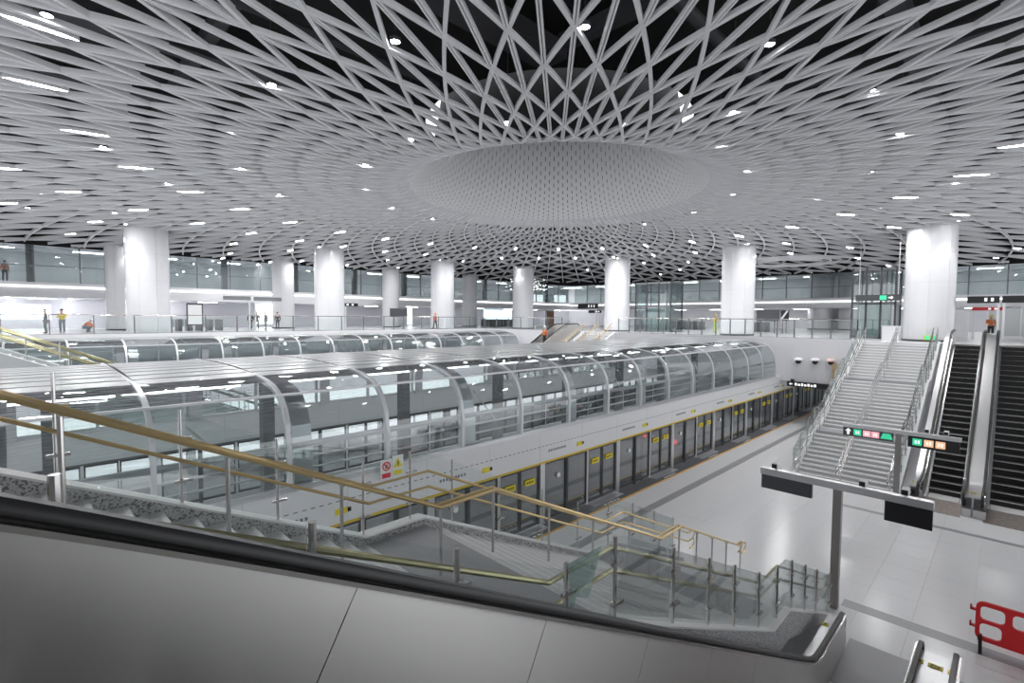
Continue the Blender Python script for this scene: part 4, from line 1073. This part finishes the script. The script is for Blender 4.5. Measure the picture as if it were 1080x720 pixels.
# panels of grey wall below the left gallery
struct(MB().box(6.0, 11.4, 65.7, 65.95, ZC, 7.9).build('door_1', 'wall_grey'), 'grey recessed shutter in the far wall')
struct(MB().box(68.0, 68.3, 0.3, 1.6, ZC, 8.0).build('door_2', 'white'), 'white door leaf')
t = thing('service_door', 'dark brown door in the far wall right of the middle column', 'door', (60, 52, ZC))
MB().box(59.2, 60.8, 51.95, 52.05, ZC, 8.2).build('leaf', 'brown', t); MB().box(59.0, 61.0, 52.05, 52.25, ZC, 8.4).build('frame', 'wall_grey', t)
t = thing('wall_door', 'pale door beside the large column at the stair head', 'door', (60, 3.4, ZC))
MB().box(59.95, 60.05, 2.9, 4.0, ZC, 7.9).build('leaf', 'silver_lt', t); MB().box(60.05, 60.2, 2.7, 4.2, ZC, 8.1).build('frame', 'white', t)
t = thing('shop_partition', 'grey shuttered partition behind the worker in the yellow helmet', 'partition', (64, -1, ZC))
for i in range(4): MB().box(63.95, 64.05, 1.55 - 1.1 * i - 1.0, 1.55 - 1.1 * i, ZC, 8.3).build('shutter', 'wall_grey', t)
for i in range(5): MB().box(63.9, 64.1, 1.6 - 1.1 * i - .03, 1.6 - 1.1 * i + .06, ZC, 8.6).build('jamb', 'white', t)
# lifts
def lift(label, x, y0, y1, z1, depth):
    t = thing('glass_lift_shaft', label, 'lift', (x + depth / 2, (y0 + y1) / 2, ZC))
    for xx in (x, x + depth):
        for f in (0, .33, .67, 1):
            yy = y0 + (y1 - y0) * f
            MB().box(xx - .06, xx + .06, yy - .06, yy + .06, ZC, z1).build('post', 'frame_dk', t)
    for z in (ZC + .1, ZC + 2.6, z1 - .1):
        if z > z1: continue
        m = MB()
        for xx in (x, x + depth): m.box(xx - .06, xx + .06, y0, y1, z - .08, z + .08)
        for yy in (y0, y1): m.box(x, x + depth, yy - .06, yy + .06, z - .08, z + .08)
        m.build('ring_beam', 'frame_md', t)
    for k in range(3):
        ya = y0 + (y1 - y0) * k / 3 + .08; yb = y0 + (y1 - y0) * (k + 1) / 3 - .08
        MB().box(x - .015, x + .015, ya, yb, ZC + .2, ZC + 2.5).build('glass_pane', 'glass_win', t)
        MB().box(x - .015, x + .015, ya, yb, ZC + 2.7, z1 - .2).build('glass_pane', 'glass_win', t)
    for yy in (y0, y1):
        MB().box(x + .08, x + depth - .08, yy - .015, yy + .015, ZC + .2, z1 - .2).build('glass_pane', 'glass_win', t)
    ym = (y0 + y1) / 2
    MB().box(x + .3, x + depth - .3, ym - .8, ym + .8, ZC + .05, ZC + 2.5).build('lift_car', 'teal', t)
    for q in (-.9, .9): MB().box(x + depth * .5 - .05, x + depth * .5 + .05, ym + q - .05, ym + q + .05, ZC, z1).build('guide_rail', 'frame_dk', t)
    return t
lift('green grey glass lift shaft right of the lit column', 46, 24.0, 28.0, 10.9, 2.4)
lift('tall glass lift shaft left of the large column at the stair head', 44.4, 5.9, 8.5, 11.0, 2.2)
hb = thing('hanging_sign', 'dark beam with green exit sign before the right lift shaft', 'sign', (43.9, 6.9, 8.55))
MB().box(43.85, 43.97, 5.5, 8.2, 8.55, 9.0).build('beam', 'frame_dk', hb)
m = MB(); m.box(43.83, 43.85, 6.35, 6.75, 8.62, 8.94); m.build('exit_badge', 'green', hb)
m = MB(); arrow(m, 43.85, 6.1, 8.78, .3, 0, 'right'); m.build('arrow', 'signwhite', hb)
for yy in (5.7, 8.0): MB().box(43.89, 43.93, yy - .02, yy + .02, 9.0, 13.2).build('hanger', 'silver', hb)
t = thing('lantern', 'brown oval lantern hanging behind the large column', 'lamp', (46.9, 5.5, 8.9))
MB().ball((46.9, 5.35, 9.35), .42, sz=.8).build('shade', 'brown', t, True); MB().box(46.88, 46.92, 5.33, 5.37, 9.6, 13.2).build('cord', 'duct', t)
t = thing('plinth_box', 'white box plinth at the foot of the large column', 'cabinet', (40.5, 5.4, ZC))
MB().box(40.2, 41.0, 5.1, 6.0, ZC, ZC + .95).build('body', 'white', t); MB().box(40.15, 41.05, 5.05, 6.05, ZC + .95, ZC + 1.0).build('lid', 'silver_lt', t)
t = thing('floor_notice', 'yellow green notice at the foot of the large column', 'sign', (41.1, 3.6, ZC))
m = MB(); m.box(41.0, 41.04, 3.25, 3.95, ZC + .12, ZC + .42); m.box(40.99, 41.0, 3.35, 3.5, ZC + .17, ZC + .37, 1); m.box(40.99, 41.0, 3.65, 3.85, ZC + .17, ZC + .37, 1)
m.build('board', ['hivis_g', 'green'], t); MB().box(41.03, 41.06, 3.3, 3.9, ZC, ZC + .13).build('foot', 'frame_dk', t)
# sparkling pendant clusters before the gallery windows
for nm, (x, y) in (('left', (49.5, 49.5)), ('right', (51.5, 47.2))):
    t = thing('pendant_cluster', 'cluster of small glittering pendants, %s of the pair near the middle column' % nm, 'light', (x, y, 11.5))
    for i in range(26):
        px_, py_ = x + random.uniform(-1.1, 1.1), y + random.uniform(-1.1, 1.1); z = random.uniform(11.0, 12.6)
        MB().ball((px_, py_, z), .06, n=6).build('pendant', 'strip_e', t)
        MB().box(px_ - .006, px_ + .006, py_ - .006, py_ + .006, z, ZL + .1).build('cord', 'silver', t)

# ------------------------------------------------------------------ 12. people
def skin_obj(name, verts, edges, radii, root, mt, parent, sub=1):
    me = bpy.data.meshes.new(name); me.from_pydata(verts, edges, []); me.materials.append(M[mt])
    o = bpy.data.objects.new(name, me); COL.objects.link(o); o.parent = parent
    md = o.modifiers.new('skin', 'SKIN'); md.use_smooth_shade = True
    for i, r in enumerate(radii):
        sv = me.skin_vertices[0].data[i]; sv.radius = (r, r) if not isinstance(r, tuple) else r; sv.use_root = (i == root)
    sd = o.modifiers.new('sub', 'SUBSURF'); sd.levels = sub; sd.render_levels = sub
    return o
def person(label, x, y, z, face, pose='stand', top='hivis', legs='darkcloth', hat=None, tall=1.0, arms=None):
    t = thing('person', label, 'person', (x, y, z)); t.rotation_euler = (0, 0, face); t.scale = (tall,) * 3
    # local axes: +X forward, +Y left
    J = {'pel': (0, 0, .95), 'waist': (0, 0, 1.12), 'chest': (.01, 0, 1.32), 'neck': (.01, 0, 1.48), 'head0': (.03, 0, 1.57), 'head1': (.03, 0, 1.70)}
    sw = .12 if pose == 'walk' else .02
    for s, n in ((1, 'l'), (-1, 'r')):
        J['hip' + n] = (0, s * .10, .90); J['kne' + n] = (.04 + s * sw, s * .11, .50); J['ank' + n] = (-.02 + s * sw * 1.6, s * .11, .09); J['toe' + n] = (.15 + s * sw * 1.6, s * .12, .035)
        J['sho' + n] = (0, s * .19, 1.42)
        if arms == 'front' or (arms == 'rfront' and s < 0): J['elb' + n] = (.10, s * .25, 1.18); J['wri' + n] = (.32, s * .14, 1.22)
        elif arms == 'out': J['elb' + n] = (.03, s * .36, 1.20); J['wri' + n] = (.18, s * .50, 1.30)
        else: J['elb' + n] = (-.03 - s * sw * .5, s * .25, 1.14); J['wri' + n] = (.06 - s * sw, s * .26, .90)
    if pose == 'crouch':
        off = {'pel': (-.15, .38), 'waist': (-.10, .52), 'chest': (.06, .68), 'neck': (.17, .80), 'head0': (.23, .86), 'head1': (.29, .97)}
        for k, (a, b2) in off.items(): J[k] = (a, 0, b2)
        for s, n in ((1, 'l'), (-1, 'r')):
            J['hip' + n] = (-.15, s * .11, .36); J['kne' + n] = (.28, s * .17, .44); J['ank' + n] = (.02, s * .14, .09); J['toe' + n] = (.20, s * .15, .035)
            J['sho' + n] = (.12, s * .19, .74); J['elb' + n] = (.30, s * .24, .52); J['wri' + n] = (.48, s * .14, .40)
    R = {'pel': .125, 'waist': .115, 'chest': .135, 'neck': .052, 'head0': .075, 'head1': .088}
    for n in 'lr': R.update({'hip' + n: .082, 'kne' + n: .056, 'ank' + n: .038, 'toe' + n: .034, 'sho' + n: .058, 'elb' + n: .042, 'wri' + n: .028})
    E = [('pel', 'waist'), ('waist', 'chest'), ('chest', 'neck'), ('neck', 'head0'), ('head0', 'head1')]
    for n in 'lr': E += [('pel', 'hip' + n), ('hip' + n, 'kne' + n), ('kne' + n, 'ank' + n), ('ank' + n, 'toe' + n), ('chest', 'sho' + n), ('sho' + n, 'elb' + n), ('elb' + n, 'wri' + n)]
    K = list(J); V = [J[k] for k in K]; RR = [R[k] for k in K]; ED = [(K.index(a), K.index(b2)) for a, b2 in E]
    # hands: palm, four fingers, thumb
    for s, n in ((1, 'l'), (-1, 'r')):
        w = Vector(J['wri' + n]); d = (w - Vector(J['elb' + n])).normalized(); sd = d.cross(Vector((0, 0, 1)));
        sd = Vector((1, 0, 0)) if sd.length < .3 else sd.normalized()
        up = sd.cross(d)
        pi = len(V); V.append(tuple(w + d * .075)); RR.append(.026); ED.append((K.index('wri' + n), pi))
        for q in range(4):
            b0 = w + d * .09 + sd * (.028 - .019 * q); ln = (.066, .075, .07, .055)[q]
            i0 = len(V); V += [tuple(b0), tuple(b0 + d * ln * .55 - up * .006), tuple(b0 + d * ln - up * .022)]; RR += [.010, .009, .008]
            ED += [(pi, i0), (i0, i0 + 1), (i0 + 1, i0 + 2)]
        b0 = w + d * .04 + sd * .034; i0 = len(V); V += [tuple(b0), tuple(b0 + sd * .02 + d * .035), tuple(b0 + sd * .022 + d * .062)]; RR += [.011, .010, .009]
        ED += [(pi, i0), (i0, i0 + 1), (i0 + 1, i0 + 2)]
    body = skin_obj('body', V, ED, RR, 0, 'skin', t)
    h0, h1 = Vector(J['head0']), Vector(J['head1']); hc = (h0 + h1) / 2
    m = MB(); m.add([hc + Vector((.085, -.014, -.03)), hc + Vector((.085, .014, -.03)), hc + Vector((.118, 0, -.028)), hc + Vector((.082, 0, .02))], [(0, 1, 2), (0, 2, 3), (1, 3, 2), (0, 3, 1)])
    f = m.build('nose', 'skin', None, origin=(0, 0, 0)); f.parent = t
    m = MB(); m.ball(tuple(hc + Vector((.082, .032, .012))), .011, n=6); m.ball(tuple(hc + Vector((.082, -.032, .012))), .011, n=6); f = m.build('eyes', 'black', None, origin=(0, 0, 0)); f.parent = t
    m = MB(); m.box(hc.x + .075, hc.x + .092, -.025, .025, hc.z - .058, hc.z - .048); f = m.build('mouth', 'redcloth', None, origin=(0, 0, 0)); f.parent = t
    for s in (-1, 1):
        f = MB().ball((hc.x, s * .088, hc.z), .024, n=6).build('ear', 'skin', None, origin=(0, 0, 0)); f.parent = t
    tp = h1 + Vector((-.01, 0, .0))
    prof = [(.103, 0), (.10, .04), (.08, .085), (.045, .11), (.001, .118)]
    if hat: prof = [(.15, 0), (.15, .012), (.122, .02), (.118, .06), (.09, .105), (.045, .13), (.001, .137)]
    f = MB().lathe(prof, tuple(tp), 12).build('helmet' if hat else 'hair', hat or 'hair', None, True, origin=(0, 0, 0)); f.parent = t
    # clothes
    ks = ['pel', 'waist', 'chest', 'shol', 'elbl', 'shor', 'elbr', 'wril', 'wrir']
    v = [J[k] for k in ks]; r = [.145, .14, .158, .075, .056, .075, .056, .04, .04]
    v[7] = tuple(Vector(J['elbl']).lerp(Vector(J['wril']), .85)); v[8] = tuple(Vector(J['elbr']).lerp(Vector(J['wrir']), .85))
    skin_obj('jacket', v, [(0, 1), (1, 2), (2, 3), (3, 4), (2, 5), (5, 6), (4, 7), (6, 8)], r, 0, top, t)
    ks = ['pel', 'hipl', 'knel', 'ankl', 'hipr', 'kner', 'ankr']
    skin_obj('trousers', [J[k] for k in ks], [(0, 1), (1, 2), (2, 3), (0, 4), (4, 5), (5, 6)], [.14, .098, .074, .06, .098, .074, .06], 0, legs, t)
    for n in 'lr':
        a, b2 = Vector(J['ank' + n]), Vector(J['toe' + n])
        skin_obj('shoe', [tuple(a + Vector((-.05, 0, -.045))), tuple(a + Vector((.02, 0, -.04))), tuple(b2 + Vector((.0, 0, .01)))], [(0, 1), (1, 2)], [.042, .046, .040], 0, 'black', t)
    return t
TC = math.radians(225)
person('worker in grey standing beyond the left end of the far railing', 1.1, 50.2, ZC, TC - .8, top='greycloth', legs='greycloth')
person('worker in a yellow vest standing beside the worker in grey', 2.0, 50.4, ZC, TC + .6, top='hivis_y', legs='greycloth', arms='front')
person('crouching worker in an orange vest on the far concourse', 3.6, 53.0, ZC, -.4, pose='crouch', top='hivis', legs='greycloth', hat='plain_white')
person('walking worker in a red top before the third front column', 31.2, 43.3, ZC, TC + .9, pose='walk', top='redcloth', legs='darkcloth', hat='hivis')
person('worker in a yellow suit standing behind the end railing', 48.6, 20.6, ZC, TC, top='hivis_y', legs='hivis_g', hat='helmet_y', arms='front')
person('worker in an orange vest and yellow helmet at the top of the escalators', 52.0, 1.1, ZC, math.radians(180), top='hivis', legs='darkcloth', hat='helmet_y', arms='rfront')
person('dark clothed person at the left of the group under the grey sign boxes', 16.2, 54.0, ZC, TC, top='darkcloth', legs='darkcloth')
person('dark clothed person in the middle of the group under the grey sign boxes', 17.0, 54.6, ZC, TC + .5, top='darkcloth', legs='darkcloth', pose='walk')
person('dark clothed person at the right of the group under the grey sign boxes', 17.7, 54.1, ZC, TC - .7, top='darkcloth', legs='greycloth')
person('lone person in dark clothes before the bright doorway', 18.9, 54.2, ZC, TC + .2, top='darkcloth', legs='darkcloth')
person('worker in orange with a white helmet riding the distant escalator', 33.4, 29.6, 4.62, PI, top='hivis', legs='darkcloth', hat='plain_white')
person('worker in orange behind the upper gallery glass at the left edge', -1.1, 60.9, 10.0, -1.2, top='hivis', legs='darkcloth')

# ------------------------------------------------------------------ 13. labels that single out the repeats
ORD = ['nearest', 'second nearest', 'third nearest', 'fourth nearest', 'fifth nearest', 'sixth nearest', 'seventh nearest', 'eighth nearest', 'ninth nearest', 'tenth nearest', '11th nearest', '12th nearest', '13th nearest', '14th nearest']
NTH = ['first', 'second', 'third', 'fourth', 'fifth', 'sixth', 'seventh', 'eighth', 'ninth', 'tenth', '11th', '12th', '13th', '14th', '15th', '16th', '17th']
def view(p):
    d = Vector(p) - Vector((0, 0, EYE)); z = d.dot(_f); return (540 + 520 * d.dot(_r2) / z, 360 - 520 * d.dot(_u2) / z) if z > .1 else (5000, 0)
MARKS = [('the head of the leftmost thick column', (6.4, 43.9, ZL)), ('the head of the second front column', (20.2, 44.6, ZL)), ('the head of the third front column', (33.6, 45.2, ZL)),
         ('the head of the middle column', (44.6, 43.2, ZL)), ('the head of the column beside the glass lift', (44.9, 29.6, ZL)), ('the head of the column behind the end railing', (43.6, 16.6, ZL)),
         ('the head of the large column by the stairs', (42.6, 3.9, ZL)), ('the left rim of the oculus', (14.0, 21.9, ZL)), ('the right rim of the oculus', (25.2, 11.5, ZL)),
         ('the upper right corner of the ceiling', (13.5, 1.0, ZL)), ('the upper left corner of the ceiling', (1.0, 16, ZL))]
for kind, word in (('slot_lamp', 'slot lamp'), ('downlight', 'round downlight')):
    bag = {}
    for o in [o for o in COL.objects if o.parent is None and o.name.split('.')[0] == kind]:
        v = view(o.location); ds = [((v[0] - view(p)[0]) ** 2 + (v[1] - view(p)[1]) ** 2, n) for n, p in MARKS]; d, n = min(ds)
        bag.setdefault(n, []).append((d, o))
    for n, L in bag.items():
        for i, (d, o) in enumerate(sorted(L, key=lambda q: q[0])):
            if 'set among' in o['label']: o['label'] = '%s %s to %s' % (word, ORD[i], n)
def number(kind, phrase):
    L = sorted([o for o in COL.objects if o.parent is None and o.get('label') == phrase], key=lambda o: view(o.location)[0])
    for i, o in enumerate(L): o['label'] = '%s, %s from the left' % (phrase, NTH[i])
for ph in sorted({o['label'] for o in COL.objects if o.parent is None and o.get('group') and o.name.split('.')[0] in ('fill_panel', 'ticket_gate', 'wall_washer')}): number('', ph)
